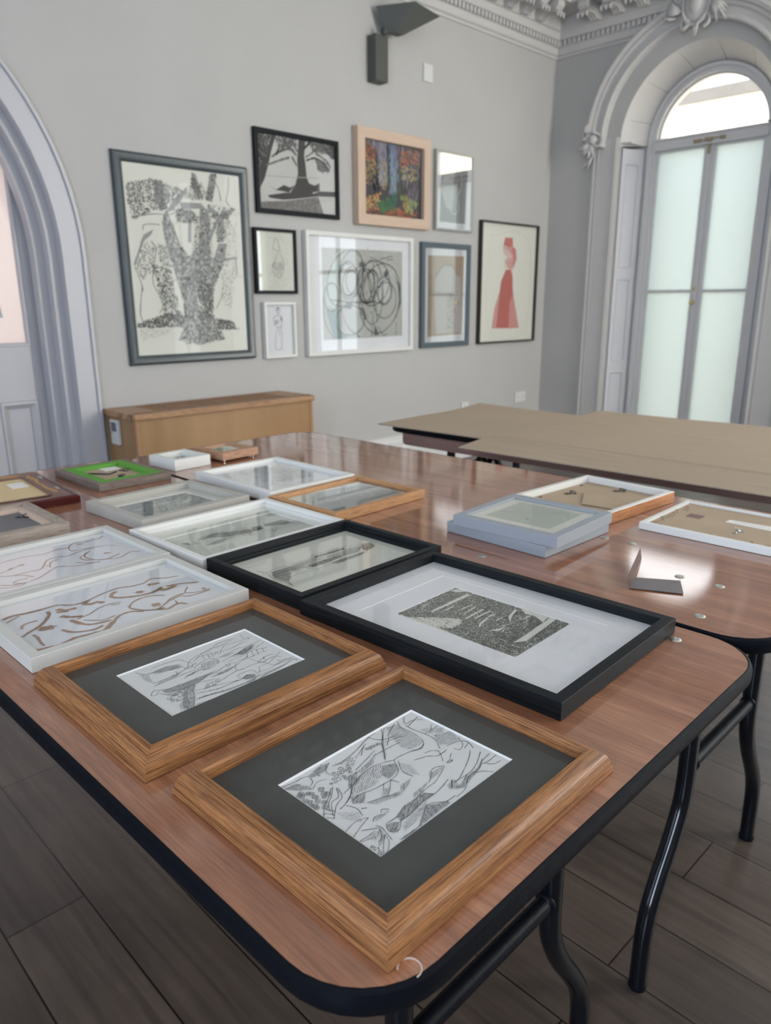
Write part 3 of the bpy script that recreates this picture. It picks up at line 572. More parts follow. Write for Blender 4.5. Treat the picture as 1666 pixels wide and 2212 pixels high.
ART = {
 'oak1': {'lines': [[0.62,0.88,[[226.2,204.5],[220.5,193.7],[221.8,182.2],[220,166.1],[214.6,156.3],[206.2,153.8],[196.2,156.8],[185.4,158.9],[176.3,159.4]]],[0.62,0.88,[[226.9,193.2],[227.1,180.7],[229.4,166.2],[229,154.7],[226,148.2],[219.1,138.4]]],[0.62,0.88,[[239.4,205.8],[233.1,201.5],[229.1,195.2],[239.9,194.4],[248.2,187.9]]],[0.62,0.88,[[248.1,195.3],[237.8,192.4],[228.5,190.4]]],[0.62,0.88,[[247.5,174.7],[237.9,167.4],[229.9,167.7]]],[0.62,0.88,[[250.9,168.2],[236.3,167.1]]],[0.62,0.88,[[203.9,207],[197,198.1],[184.9,187.3],[177.5,176.3],[167.1,165.3]]],[0.62,0.88,[[208.1,206.7],[195.4,195.8],[180.9,180.2]]],[0.62,0.88,[[183,206.8],[186.4,197.3],[195.8,189.4],[211.2,189.2]]],[0.62,0.88,[[200.7,194.2],[195.4,187.9],[186.7,181.6]]],[0.62,0.88,[[220.9,203.7],[207.3,197.3],[200.7,194.2]]],[0.62,0.88,[[194.6,206.5],[181.1,204.9],[157.2,197.5],[142.4,194.7],[129.8,193.7],[124.2,196.1]]],[0.62,0.88,[[173.5,199.3],[155.7,191.7],[148.5,188.3]]],[0.62,0.88,[[169.1,198.1],[156,187.7]]],[0.62,0.88,[[171.4,184.4],[156.6,179.9],[135.2,174.4]]],[0.62,0.88,[[176.3,159.4],[173,159.3],[167.2,161.8],[154.8,165.9],[143,166.1],[131.7,164.6],[120,160.4],[107.6,151.3],[96.2,145.1],[85.9,142.6]]],[0.62,0.88,[[173,159.3],[165.4,146.2],[157.6,140.8],[148,139.4],[136.6,139.9],[126.2,141.2],[114.2,144.5],[102.8,144.2]]],[0.62,0.88,[[175.1,155.3],[167.4,144.1],[165.2,136.3],[166.7,128.1]]],[0.62,0.88,[[148,139.4],[138.7,131.4],[129.5,125.4],[124.3,127.8]]],[0.62,0.88,[[139.1,140.5],[131.3,132.8]]],[0.62,0.88,[[200.2,116.8],[188.7,111.8],[174.3,107],[165.5,106.7],[149.1,105],[137.7,101.9],[127.7,103.5],[115.3,99.1],[101.2,99.9]]],[0.62,0.88,[[183.6,120.5],[178.8,115.4],[170.5,111]]],[0.62,0.88,[[199.7,117.4],[191.9,122],[183.6,120.5]]],[0.62,0.88,[[222.7,132.7],[208.8,132.6],[200.8,139.2],[187,144.6]]],[0.62,0.88,[[202.5,144.6],[211.5,142.6],[214.7,135.6],[204.8,122.5]]],[0.62,0.88,[[227.7,136.9],[239.1,134.6],[247.5,129.7],[247.4,122],[243.3,115]]],[0.62,0.88,[[238.2,114.8],[226.2,107.3],[209.8,99.9],[195.9,94.3],[187.8,93]]],[0.62,0.88,[[220.9,125.5],[213.1,121]]],[0.62,0.88,[[243.3,105.8],[223.4,96.1],[207.2,92.5],[186.8,94]]],[0.62,0.88,[[247.4,97.8],[228.3,94.4],[216.8,89.2],[199,87.8]]],[0.62,0.88,[[249.9,91.6],[235.3,90.7],[228.4,92.6]]],[0.62,0.88,[[246.3,82.7],[236.3,84.3],[230.3,92.3]]],[0.62,0.88,[[235.2,97.8],[219.7,89.6],[203.6,89.6],[187.5,80.5],[171.8,78.4]]],[0.62,0.88,[[225.2,77.1],[218.8,85.4],[211.1,88.4]]],[0.62,0.88,[[186.4,100.9],[174,97.7],[161,95.7]]],[0.62,0.88,[[172.5,80.7],[160.4,81.1],[154.2,84.6]]],[0.62,0.88,[[96,116.4],[83.6,112.9],[69.3,107.9]]],[0.62,0.88,[[96,116.4],[84,120.6],[68.8,117.5]]],[0.62,0.88,[[88,100.2],[78.1,100],[68.4,99.8],[81.8,94.9]]],[0.62,0.88,[[92.8,100.5],[86.7,91],[79.5,88.2]]],[0.62,0.88,[[90.4,91.1],[85.9,81.6],[73,72.6],[76.2,79],[90.4,91.1]]],[0.62,0.88,[[92.6,91.5],[90.1,82.2]]],[0.62,0.88,[[93,104.4],[94.6,98.7],[92.6,91.5]]],[0.62,0.88,[[103.1,171.6],[94,162.5],[85.2,156.6],[77.5,147]]],[0.62,0.88,[[104,167.5],[96.8,156.5],[87,154.7],[75.8,140.3]]],[0.62,0.88,[[105,166.5],[99.1,154.1],[87,148.7],[73.7,136.9]]],[0.62,0.88,[[100.7,171],[90.7,162.8],[79.7,156.4],[68.7,144.9]]],[0.62,0.88,[[76.8,152.1],[81.6,142.8]]],[0.62,0.88,[[71.9,148.6],[78,140.8]]],[0.62,0.88,[[70.5,143],[74.8,137.1]]],[0.62,0.88,[[67.9,205.1],[84.8,202],[92.2,202.4],[100.5,197]]],[0.62,0.88,[[87.4,181.7],[97.5,187.1],[106.3,184.5]]],[0.62,0.88,[[88.4,187],[94.6,190.1],[97.1,197.3]]],[0.62,0.88,[[125.4,201.8],[113.9,193.1],[115.1,181.8]]],[0.62,0.88,[[118.8,205.2],[106.5,197.5],[105.4,192]]],[0.62,0.88,[[102.9,156.2],[122.5,161.1],[132.6,163.6]]],[0.62,0.88,[[93.4,142.1],[97.1,132.5],[93.8,121.5]]],[0.62,0.88,[[99.8,129.6],[104.1,126.5]]],[0.62,0.88,[[112.9,93.3],[103.7,86.5],[97.6,87.6],[96.7,93.8],[100.6,99.2]]],[0.62,0.88,[[154.3,104.2],[161,95.7]]],[0.62,0.88,[[161,95.7],[154.1,96.8],[143.2,96.1],[124,93],[112.9,93.3]]],[0.62,0.88,[[142.9,90.6],[150.6,88.5],[161.4,80.2]]],[0.62,0.88,[[142.9,90.6],[130.6,83.2],[120.2,77.5],[108,76.7],[95.3,76.9]]],[0.62,0.88,[[107.8,112.6],[111.8,115.6],[116.4,110.9]]],[0.62,0.88,[[94.6,109.5],[99.6,112.7],[106,111.7]]],[0.62,0.88,[[148,139.4],[151.3,131]]],[0.62,0.88,[[109.1,131.6],[117.6,128.8],[126.1,125.9],[137.6,120.1]]],[0.62,0.88,[[246.4,136.6],[242.2,127.5],[232,123.1],[229.9,129]]],[0.62,0.88,[[248.5,124.7],[237.1,121.5]]],[0.62,0.88,[[188.9,187],[203.1,183.7],[209.4,181.2]]],[0.62,0.88,[[163.2,178.3],[179.5,177.8],[199.4,176]]],[0.62,0.88,[[70.9,88.3],[73.1,89.5],[73.5,87.6],[71.4,87.8]]],[0.62,0.88,[[72.9,89.3],[69.8,87.7]]],[0.62,0.88,[[73.8,85],[73.3,86.4],[71,85],[71.4,83.3],[72.6,84]]],[0.62,0.88,[[75.5,84.1],[74.1,83.3]]],[0.62,0.88,[[75.6,83.2],[74.2,82.4]]],[0.62,0.88,[[72.6,81.3],[74.1,80.8],[72.3,79.6],[70.1,79.3],[70.4,77.7]]],[0.62,0.88,[[74.2,77.7],[73.8,78.7],[72.2,78],[72.4,76.6],[70.6,76.1],[70.4,77.2]]],[0.9,0.9,[[214.6,156.3],[205.2,152.9],[196.2,156.8]]],[0.9,0.9,[[195.1,196.1],[185.1,187.1],[168.7,167.3]]],[0.9,0.9,[[118.1,162.4],[107.6,151.3],[96.2,145.1]]],[0.9,0.9,[[205.4,118.4],[211.2,119.4],[212.8,117],[206.4,117.3]]],[0.9,0.9,[[188,97.7],[178.5,89.9]]],[0.9,0.9,[[204.4,92.1],[196.2,89.1]]],[0.9,0.9,[[79.7,108.8],[86.2,104.7],[91.7,101.2]]]], 'hatch': [[0.69,0.6,0.94,20,0.5,[[68.5,201.4],[81.7,200.4],[88.4,187],[87.4,181.7],[76.6,189.9]]],[0.8,0.6,1.02,40,0.5,[[97.6,200.1],[112.7,204.7],[125.4,201.8],[112.9,194.2],[99,195.3]]],[0.69,0.6,0.77,60,0.7,[[158,160.9],[170.4,154.9],[163.7,144.6],[147.8,141.2],[147.9,151]]],[0.86,0.6,1.61,34,0.4,[[125.6,164.3],[135.9,166.9],[158.7,163.6],[146.3,149.4],[132.8,143.9],[119.1,145.6],[106.2,149.8]]],[0.57,0.6,1.27,-10,0.6,[[208.6,206.1],[222.6,199.9],[220.8,181.2],[216.1,158.6],[198.1,158.5],[193.6,170.6],[200.9,190]]],[0.57,0.6,1.1,5,0.6,[[233.7,159.7],[250.8,151.9],[247.5,133.5],[232.9,137.2],[223.6,143.1]]],[0.57,0.6,1.44,0,0.6,[[231.4,178.3],[251.9,161],[243.3,155.7],[231.5,166]]],[0.75,0.6,0.85,20,0.6,[[103.8,149.2],[118.5,143.1],[107.3,133.5],[98.5,139.7]]],[0.85,0.6,0.8,40,0.6,[[129.1,104.9],[154.3,104.2],[161,95.7],[139.2,94.4],[122.5,91.6],[111.5,92],[114.4,100.1]]],[0.8,0.6,0.9,70,0.7,[[142.9,90.6],[161.4,80.2],[161.6,77],[136.9,76.7],[118.8,76.2],[124.4,81.3]]],[0.85,0.6,0.9,30,0.7,[[110.6,92.9],[100.2,84.9],[94.9,90.3],[99.9,98.6],[104.6,97.8]]],[0.63,0.6,1.02,50,0.5,[[109.1,131.6],[141.7,122],[149,127],[164,127.6],[156.4,122.5],[137.9,116.7],[112.5,123.7]]],[0.55,0.6,1.9,-20,0.5,[[80.3,141.3],[96.1,127.7],[87.5,116.9],[78.6,131.8]]],[0.63,0.6,1.02,60,0.5,[[147,110.3],[169.5,112],[159.3,106.7],[143.2,105.1]]],[0.69,0.6,1.1,30,0.6,[[178.6,96.2],[190.3,96.9],[185.6,82.5],[175.4,90]]],[0.8,0.6,1.02,60,0.5,[[94.4,77.8],[112.5,77.4],[114.2,75.6],[100.9,73.6]]],[0.63,0.6,1.36,50,0.5,[[75.1,100.5],[93.2,97.4],[85,92.8],[79.4,90.8]]],[0.57,0.6,1.1,60,0.5,[[99.6,112.7],[115.6,110.2],[109.6,108],[96.4,107.7]]],[0.22,0.6,0.9,60,0.6,[[173.4,151.7],[179.6,141.8],[173.2,124.6],[165.3,134.5]]],[0.57,0.6,1.1,45,0.6,[[180.8,120],[199.7,117.4],[187.7,112.8],[173.2,111.5]]],[0.69,0.6,1.1,45,0.6,[[127.8,195.8],[144.4,192.6],[149.9,194.1],[132.8,190.6]]],[0.69,0.6,1.27,45,0.6,[[131.9,171],[151.4,174.7],[169.7,180.7],[153.7,168.8],[135.9,166.9]]],[0.69,0.6,0.85,50,0.6,[[166.9,194.7],[184.7,191.3],[184.9,187.3],[165.4,188.9]]],[0.69,0.6,1.02,50,0.6,[[181.8,86.5],[199.8,90.2],[223.5,92.5],[212.1,87.4],[186.6,81.5]]],[0.57,0.6,1.36,-30,0.6,[[108.7,89.4],[150,95],[139.8,87.9],[113.5,81.7],[105.9,81.6]]],[0.69,0.6,1.27,60,0.6,[[91.9,96.1],[88.4,89.2],[77.9,82.3],[77.6,86.4]]],[0.57,0.6,1.02,60,0.5,[[134.4,135.9],[138.2,131.9],[129.5,125.4],[125.8,129.3]]],[0.8,0.6,0.85,45,0.8,[[123.9,172.7],[134.5,171.6],[124.4,159.1],[113.5,157.6],[113.1,161.2]]]], 'quads': [[80.4,179.7],[82.3,171.6],[79.6,165.3],[74.3,169.4],[82.4,159.5],[88.1,165.5],[93.1,175.8],[73.5,162.3],[73.9,180.3],[71.6,173.7],[82.7,177.2],[92.6,167],[78.8,154.4],[73.1,158.8],[71.4,164.5],[76.2,184.1],[90.3,169.4],[73.4,183.9]], 'pebbles': [[145.5,191.5],[140.6,189.5],[139.7,183.3],[134.3,183.8],[130.1,176.2],[128.3,181.5],[123.9,181],[121.2,182.2],[116.1,180.8],[114.5,175.9],[111.1,179.4],[109.5,174.6],[105.1,175.9],[121,175.7],[120.1,171.7],[126.9,186.4],[132.8,180.2],[136.3,187],[143.6,186.4],[117.7,185.8]]},
 'oak2': {'lines': [[0.58,0.85,[[93.8,198.4],[95.9,191.7],[102.9,183.6],[122,185.3],[139.8,180.9],[141.9,167.1],[147.5,165],[158.6,166.2]]],[0.58,0.85,[[111.6,193.7],[124,194.9],[139.8,192.8],[148.9,190.6],[152.9,176.9],[158.6,166.2]]],[0.58,0.85,[[146.8,166.7],[154.8,177.2],[167.5,183.6],[176.7,183.9],[187.2,183.2],[205.9,194.9],[221.2,195],[234.7,192]]],[0.58,0.85,[[159.2,172.8],[170.8,180.2],[177,178.7],[187.6,175.2],[200.2,174.8]]],[0.58,0.85,[[175.6,185.1],[196.4,189],[208.3,187.1],[230.2,191.1]]],[0.58,0.85,[[193.2,166.9],[208.5,181.7],[217.2,183.2],[234.9,180.9],[251.9,179.7]]],[0.58,0.85,[[246,196.9],[243.8,190.8],[241.7,182.1]]],[0.58,0.85,[[198.3,171.8],[216.5,170.9],[230.6,174.6],[239.5,173.4]]],[0.58,0.85,[[95.2,157.6],[107.9,157.4],[126.4,158.1],[147.8,165.6]]],[0.58,0.85,[[120.6,159.6],[126.9,157.6],[129.5,166.2]]],[0.58,0.85,[[93.3,151.2],[113.1,152.1],[133.5,153],[160.6,152.5]]],[0.58,0.85,[[78.9,133.4],[86.5,141.6],[94.9,137.1],[102.4,133.5],[115,133],[126.3,129.9],[143.4,125.2]]],[0.58,0.85,[[78.9,133.4],[83.5,130.6],[91.5,136.5]]],[0.58,0.85,[[89.6,130.3],[92.1,123.7],[104,119.6],[113.7,119.8],[127.2,120.5],[134.4,121.5]]],[0.58,0.85,[[127,142.1],[136,146],[151.1,148.4],[161.3,142.5],[174.9,147.1],[181.5,154.6],[181.1,162.3],[174.7,166.4],[159.9,162.6],[149.5,157]]],[0.58,0.85,[[183.4,157.5],[181.2,150],[177,144.9]]],[0.58,0.85,[[137.1,123.1],[152.6,128.9],[162.3,127.8],[185.5,136.1],[200.1,130.6],[216.5,138]]],[0.58,0.85,[[152.1,122.8],[164.7,120.9],[184.2,123.5],[197.1,129]]],[0.58,0.85,[[150.7,104.7],[163.7,108.7],[180.8,113.3],[194.8,112.6],[211.1,112.1],[223.7,106.2]]],[0.58,0.85,[[174.7,101.7],[181.4,103.7],[190.3,103.5],[197.4,100.8],[197.8,91.3],[203.7,94.3],[208.9,102.7],[222.8,102.4],[251.9,116.5]]],[0.58,0.85,[[174.9,99.4],[178.4,89.2],[188.4,83.2],[198,86.5]]],[0.58,0.85,[[186.4,159.2],[202.9,162],[221,163.6],[234.2,160.4],[254.3,163.6]]],[0.58,0.85,[[183.9,147.3],[203.3,151.6],[222.4,151.9],[235.6,148.6],[254.4,155.5]]],[0.58,0.85,[[189.3,141.7],[207.9,141.9],[229.1,145],[247.8,138.6]]],[0.58,0.85,[[199.9,135.6],[213.5,131.2],[228.3,133.3],[242.4,131.3]]],[0.58,0.85,[[201.4,148.7],[214.1,145.4],[234.4,152.4],[239.8,159.9],[224.5,157.5],[204.4,150.4]]],[0.58,0.85,[[212.6,127.3],[216.1,116.5],[219.6,105.7],[225.2,90.5]]],[0.58,0.85,[[218.4,109.3],[237.3,111.6],[245,103.7]]],[0.58,0.85,[[213.2,112.4],[229.7,119.4],[242.6,118.5]]],[0.58,0.85,[[228.6,120.6],[225.1,114.5]]],[0.58,0.85,[[201.8,91.7],[213,89.3],[232.4,92.5],[247.2,96.5]]],[0.58,0.85,[[232.4,92.5],[236.5,100.3],[239.8,94.5],[254.8,93.6]]],[0.58,0.85,[[227.2,93.2],[239.9,89.6],[251.6,92]]],[0.58,0.85,[[185.8,77.2],[204.3,80.1],[228.5,82.5],[250.5,88.2],[252.7,81.1]]],[0.58,0.85,[[120.4,106.8],[130.5,104.6],[141.7,101.3],[158.9,96.4],[171.5,91.9]]],[0.58,0.85,[[118.3,100.8],[131.3,95.5],[145.3,91.4],[162.9,92.2],[176.3,91.3]]],[0.58,0.85,[[110.8,88.6],[128.7,86.1],[145.3,81.1],[171.4,79.2],[186.8,76.1]]],[0.58,0.85,[[105,79.2],[122.5,76.6],[144.1,74.3],[174.4,76.1],[190.7,76.5],[200.3,79.7]]],[0.58,0.85,[[100.8,72.3],[114.2,73.6],[126.4,72.6]]],[0.58,0.85,[[128.2,119.5],[119.9,111.3],[112.8,94.5],[104.5,83.5],[98.4,71]]],[0.58,0.85,[[121.6,122.1],[108.9,106.5],[99.3,85.2],[91.7,77.8]]],[0.58,0.85,[[128.2,119.5],[122.3,123.4],[111.9,119.6]]],[0.58,0.85,[[134.4,121.5],[147.9,116.2],[157.8,110.3]]],[0.58,0.85,[[140.2,164.3],[148.2,160.6],[154.5,168.1]]],[0.58,0.85,[[192,129.5],[183.7,114.8],[192.9,109.9]]],[0.58,0.85,[[128.9,102.1],[150.7,104.7]]],[0.58,0.85,[[183.4,138.3],[181.8,130.6],[187.7,133.9]]],[0.58,0.85,[[228,146.2],[219.9,129.5]]],[0.58,0.85,[[220.5,146.4],[212.4,132.3]]],[0.58,0.85,[[234.5,144.5],[228.4,130.7]]],[0.58,0.85,[[242.3,141.7],[237.5,131.3]]],[0.58,0.85,[[175.9,179.8],[172,169.2]]],[0.58,0.85,[[182.2,178.3],[178.7,167.1]]],[0.58,0.85,[[188.4,179.4],[183.9,166.7],[193.8,176.3],[192.1,168.1]]],[0.58,0.85,[[248.5,183.3],[245.1,175.8]]],[0.58,0.85,[[142.3,94.5],[142.2,90.5]]],[0.58,0.85,[[133.9,96.9],[133.3,93.4]]]], 'hatch': [[0.69,0.6,0.85,30,0.5,[[103.2,184.2],[122,185.3],[139.8,180.9],[140.6,170.7],[130.9,171.5],[113.4,175.9]]],[0.75,0.6,0.77,25,0.4,[[93.5,134.5],[115,133],[148.5,133.2],[171.8,131.6],[174.7,133.3],[152.6,128.9],[134.4,121.5],[107.4,120.1],[93.6,126.3]]],[0.69,0.6,0.77,25,0.4,[[131.2,146.5],[151.1,148.4],[159.7,151.1],[145.6,145.1],[134.3,143.3]]],[0.69,0.6,0.85,25,0.4,[[160.6,125.1],[186.1,126.2],[194.1,127.3],[174.6,119.7],[160.9,120.3]]],[0.86,0.6,0.68,20,0.4,[[205.4,151.9],[224.5,157.5],[239.2,157.8],[231.2,150.6],[214.1,145.4]]],[0.8,0.6,0.68,10,0.4,[[175.3,92.4],[185.7,97],[193.9,90.8],[191.2,84.7],[178.5,86.9]]],[0.86,0.6,0.94,25,0.5,[[112.3,91],[130.2,88.6],[146.9,83.6],[173.1,81.7],[192.3,83.6],[184.8,78.2],[165.6,80.9],[139.7,82.8],[119.7,87.4]]],[0.8,0.6,1.02,80,0.5,[[114.4,121.1],[128.2,119.5],[98.4,71],[92.7,76.8],[91.6,85.4]]],[0.4,0.6,0.94,60,0.5,[[162,160.4],[180.1,160.8],[179.6,151.7],[161.3,142.5],[152.5,142.4]]],[0.6,0.6,1.5,35,0.8,[[94.4,188.8],[100.7,182.4],[96.7,160.3],[91.1,170.5]]],[0.6,0.6,1.6,60,0.8,[[91.5,93.1],[103.1,96.7],[95,78.2],[86.6,79.4]]],[0.57,0.6,1.1,25,0.5,[[189.4,82.2],[212.1,85.6],[234.7,85.5],[247.3,86.7],[228.5,82.5],[200.3,79.7]]],[0.57,0.6,1.02,25,0.4,[[186.4,159.2],[201.9,160.5],[211.5,158.1],[194.8,155.4]]],[0.63,0.6,1.02,25,0.4,[[95.8,152.8],[111,154.2],[124,153.9],[138.5,161.4],[127.2,159.5],[107.9,157.4]]]], 'pebbles': [[96.6,115.1],[101,114.6],[91.3,108.7],[94.3,105.7],[94.8,101.3],[90.8,113.2],[106.9,116.5],[100.1,107.6],[104.5,107],[99,116.6],[89.7,104.6],[102.5,117.1],[95.1,120.7],[108.4,111],[99.6,100.2],[145.6,110],[144.4,102.8],[140.9,110.6],[151.4,108.4],[136.7,106.5]]},
 'black1': {'lines': [[0.5,0.85,[[118.7,140.2],[152.6,141.4],[224.2,146.1]]],[0.5,0.85,[[118.1,124.9],[160.3,127.4],[223.9,137.1]]],[0.5,0.85,[[126.5,288.7],[217.4,289.2]]],[0.5,0.85,[[125.4,185.6],[140.9,178.4],[175.4,173.8],[215.5,169.5]]],[0.5,0.85,[[134.4,174],[162.4,176.1],[198.4,170.7]]],[0.5,0.85,[[169.3,181.7],[186.2,194.1],[215.2,201]]],[0.5,0.85,[[128.3,202.8],[138.1,209.9],[161.8,213.4]]],[0.5,0.85,[[218.6,190.7],[212.7,177.8],[214.8,169]]],[0.5,0.85,[[225.1,183.6],[216.2,173.9]]],[0.5,0.85,[[206.7,178],[227.7,187.3]]],[0.5,0.85,[[173.7,147.1],[172.5,142.5]]],[0.5,0.85,[[190.7,146.2],[189.5,141.5]]],[0.5,0.85,[[207,146.4],[205.7,141.8]]],[0.5,0.85,[[153.7,140.2],[153.8,134.6]]]], 'tex': [[1,0.9,2.6,17000,[[85.1,321.2],[224.5,320.4],[225.4,295.2],[235.6,198.6],[224.8,145.4],[224.6,111.9],[79.9,113.6],[86.3,203.1],[89.9,287.4]]]], 'holes': [[[91.2,295.3],[118.6,262.2],[133.7,239.3],[122.8,226.7],[98.8,229.3],[88.5,246.5],[89.8,278.3]],[[126.5,288.7],[217.4,289.2],[214,282],[123.2,283.8]],[[118.7,140.2],[132.5,130.4],[161.4,131.8],[223.9,137.1],[224.2,146.1],[152.6,141.4]],[[127,186.7],[141.9,179.1],[176.1,174.2],[205.3,173.1],[216.7,170.2],[198.8,170.9],[162.5,177.1],[135.4,174.6]],[[170.4,180.5],[186.8,193.5],[215.2,201],[213.3,196.6],[190.3,189.6]],[[127.7,203.4],[138.1,209.9],[162.5,213.9],[160.2,210.2],[136.5,205.7],[129.4,201.6]],[[137.2,235.5],[182.6,236.8],[182.6,233.6],[138.8,232.4]],[[148.1,226.6],[187.3,225.1],[185,222.4],[148.1,223.5]],[[149.6,247.1],[182.8,250],[182.1,247.3],[150.1,245.2]],[[141.2,275.8],[163.1,275.1],[160.5,273.1],[140.6,273.1]],[[209.3,320.5],[226,309.7],[223.4,293.7],[208.9,306]],[[221.7,193.8],[223.9,184.9],[226.2,150.2],[202.3,145.5],[212.3,165.5],[210.3,180.3]],[[136,171.1],[156.9,177.3],[153.5,175.1],[135.5,168.8]],[[128.9,309.2],[149.7,310.2],[148.2,308.5],[128.9,307.3]],[[161.3,260.3],[187.8,258.1],[185.5,256.4],[160.7,257.6]],[[166,216.4],[181.2,212.4],[177.6,209.9],[164.3,213.1]],[[161.9,199],[179.3,198.6],[176.8,196.9],[161.3,196.6]]], 'over': [[[126.5,288.7],[217.4,289.2],[214,282],[123.2,283.8]],[[118.7,140.2],[132.5,130.4],[161.4,131.8],[223.9,137.1],[224.2,146.1],[152.6,141.4]],[[127,186.7],[141.9,179.1],[176.1,174.2],[205.3,173.1],[216.7,170.2],[198.8,170.9],[162.5,177.1],[135.4,174.6]],[[170.4,180.5],[186.8,193.5],[215.2,201],[213.3,196.6],[190.3,189.6]],[[127.7,203.4],[138.1,209.9],[162.5,213.9],[160.2,210.2],[136.5,205.7],[129.4,201.6]],[[137.2,235.5],[182.6,236.8],[182.6,233.6],[138.8,232.4]],[[148.1,226.6],[187.3,225.1],[185,222.4],[148.1,223.5]],[[149.6,247.1],[182.8,250],[182.1,247.3],[150.1,245.2]],[[141.2,275.8],[163.1,275.1],[160.5,273.1],[140.6,273.1]],[[209.3,320.5],[226,309.7],[223.4,293.7],[208.9,306]],[[221.7,193.8],[223.9,184.9],[226.2,150.2],[202.3,145.5],[212.3,165.5],[210.3,180.3]],[[136,171.1],[156.9,177.3],[153.5,175.1],[135.5,168.8]],[[128.9,309.2],[149.7,310.2],[148.2,308.5],[128.9,307.3]],[[161.3,260.3],[187.8,258.1],[185.5,256.4],[160.7,257.6]],[[166,216.4],[181.2,212.4],[177.6,209.9],[164.3,213.1]],[[161.9,199],[179.3,198.6],[176.8,196.9],[161.3,196.6]]]},
 'black2': {'lines': [[0.8,0.85,[[48.6,176.1],[48.7,161.1],[51.4,146.5],[45.5,129.9],[45.8,112.6],[47.9,93.7],[46.6,76.2]]],[0.8,0.85,[[46.6,76.2],[53.1,93.7],[67.1,106.6],[84.8,110.7],[115.2,107.6]]],[0.8,0.85,[[49.9,162.8],[57.3,151.9],[68.7,157.5],[92.8,155.9],[116.1,152.7]]],[0.8,0.85,[[122.2,155.6],[137.3,155.4],[153.1,151.4]]],[0.8,0.85,[[153.1,151.4],[160,160.5],[170.1,166.4],[188.1,164.1],[213.8,160.8],[241.8,159.2],[255.8,151.4],[271.7,145.3],[286.6,140.3]]],[0.8,0.85,[[153.1,151.4],[160.7,146.6],[182.9,149.3],[209.9,147.6],[226.3,147.3]]],[0.8,0.85,[[116.1,152.7],[113.1,140.3],[117.7,132.3],[114.8,120.1],[117.9,110.7]]],[0.8,0.85,[[120.4,151.2],[116.5,139.8],[121,131.8],[118.7,115.9]]],[0.8,0.85,[[116.5,109.1],[129.4,104.4],[156.6,109.1],[167,101.1],[183.4,99.5],[205.1,98.8],[231.1,104.1],[244.5,106.9],[258.3,116.4]]],[0.8,0.85,[[245.4,151.7],[226.5,129.7]]],[0.8,0.85,[[286.6,140.3],[295.9,134],[299.2,132.7]]],[0.8,0.85,[[257.3,117.5],[271.5,116.5],[282.3,122.8]]],[0.8,0.85,[[251.2,131.1],[264.4,131.3],[275.3,126.8]]],[0.8,0.85,[[51.3,135.1],[77.1,136.5],[103.1,132.6]]],[0.8,0.85,[[47.1,125.3],[71.4,125],[101.6,122.1]]]], 'hatch': [[0.85,0.8,0.62,0,0.8,[[123,129.7],[162.8,131.2],[202.4,128.4],[193,118.4],[153.1,116],[123.3,117]]],[0.75,0.8,0.68,0,0.8,[[161.6,158.8],[235.7,155],[226.3,147.3],[184.5,151],[157.6,149.8]]],[0.8,0.8,0.68,0,0.8,[[267.1,142.9],[286.6,140.3],[283.4,121.7],[250.5,110.8],[251,124.3]]],[0.7,0.8,0.81,0,0.8,[[59.2,149.8],[111,148.8],[115.5,125.4],[97.8,126.3],[52.2,134]]],[0.6,0.8,0.93,0,0.8,[[50.3,136.1],[86.8,126.2],[61.3,101.6],[51.2,95.7],[48.2,115.7]]],[0.65,0.8,0.74,0,0.8,[[162,112.9],[248.4,113],[231.1,104.1],[184.9,101.1],[167.6,101.8]]],[0.45,0.8,0.93,0,0.8,[[173.8,139.1],[237.6,145.8],[263.6,139.3],[236.8,118.6],[197.1,120.6]]],[0.35,0.8,0.99,0,0.8,[[119.4,152.3],[151.7,149.7],[173.8,139.1],[127.7,130.8],[117.1,136]]]]},
 'whiteC': {'lines': [[1,0.8,[[78.2,140.1],[99.6,155.8],[124.3,161.2],[144.2,156.1],[161.8,141.3],[177,145.7],[203.6,142.6],[217,132.5]]],[1,0.8,[[46.9,151.2],[57,144.1],[56.8,129.4],[73.3,126.6],[87.3,122.7],[105,126.6],[128.7,116.6]]],[1,0.8,[[69.5,149.5],[65.3,131.4],[72.1,139.1]]],[1,0.8,[[83.4,108.2],[101.2,115.4],[127.2,114.3],[150.6,108.8],[170.5,103.3],[182.9,98.1]]],[1,0.8,[[73.7,107.6],[85.2,102.6],[104,97.3],[128.3,93.8],[152.6,87]]],[1,0.8,[[72.8,86.8],[83.8,78.6],[95.2,84.5],[117,83.3]]],[1,0.8,[[172.4,150.6],[193.2,162.5],[214.8,152.2]]],[1,0.8,[[216.2,168.3],[216.1,159.6],[222.6,157],[216.5,145.9]]],[1,0.8,[[231.2,134.5],[247.5,139],[276.9,134.4]]],[1,0.8,[[227.1,104.4],[220.3,82.3],[232.8,94],[239.5,103.9]]],[1,0.8,[[198.7,97.4],[212.5,99.1],[217.4,81.3]]],[1,0.8,[[173.9,107.8],[171.7,94],[189.1,95.5]]],[1,0.8,[[275.5,99.9],[285.7,106.8]]],[1,0.8,[[284,126.7],[277,107.2]]]], 'hatch': [[0.75,1,0.91,0,0.8,[[83.3,142.2],[124.3,161.2],[161.8,141.3],[196.6,133.1],[212.7,115.7],[179.5,109.9],[134.1,118.7],[106.6,140.4]]],[0.85,1,0.7,20,0.8,[[205.9,140.1],[224.1,133.5],[215,113.2],[195.3,109.3],[191.9,121.3]]],[0.85,1,0.91,0,0.8,[[231.2,134.5],[278.8,136.9],[283.3,109.4],[266.6,105.1],[245.7,114.5],[229.2,123.6]]],[0.8,1,0.56,0,0.5,[[48.3,153.4],[58.1,142.9],[55.8,130.6],[48.5,142.1]]],[0.5,1,1.12,0,0.8,[[88.8,113.6],[132.1,113],[119.5,103.3],[86.2,101.4]]]]},
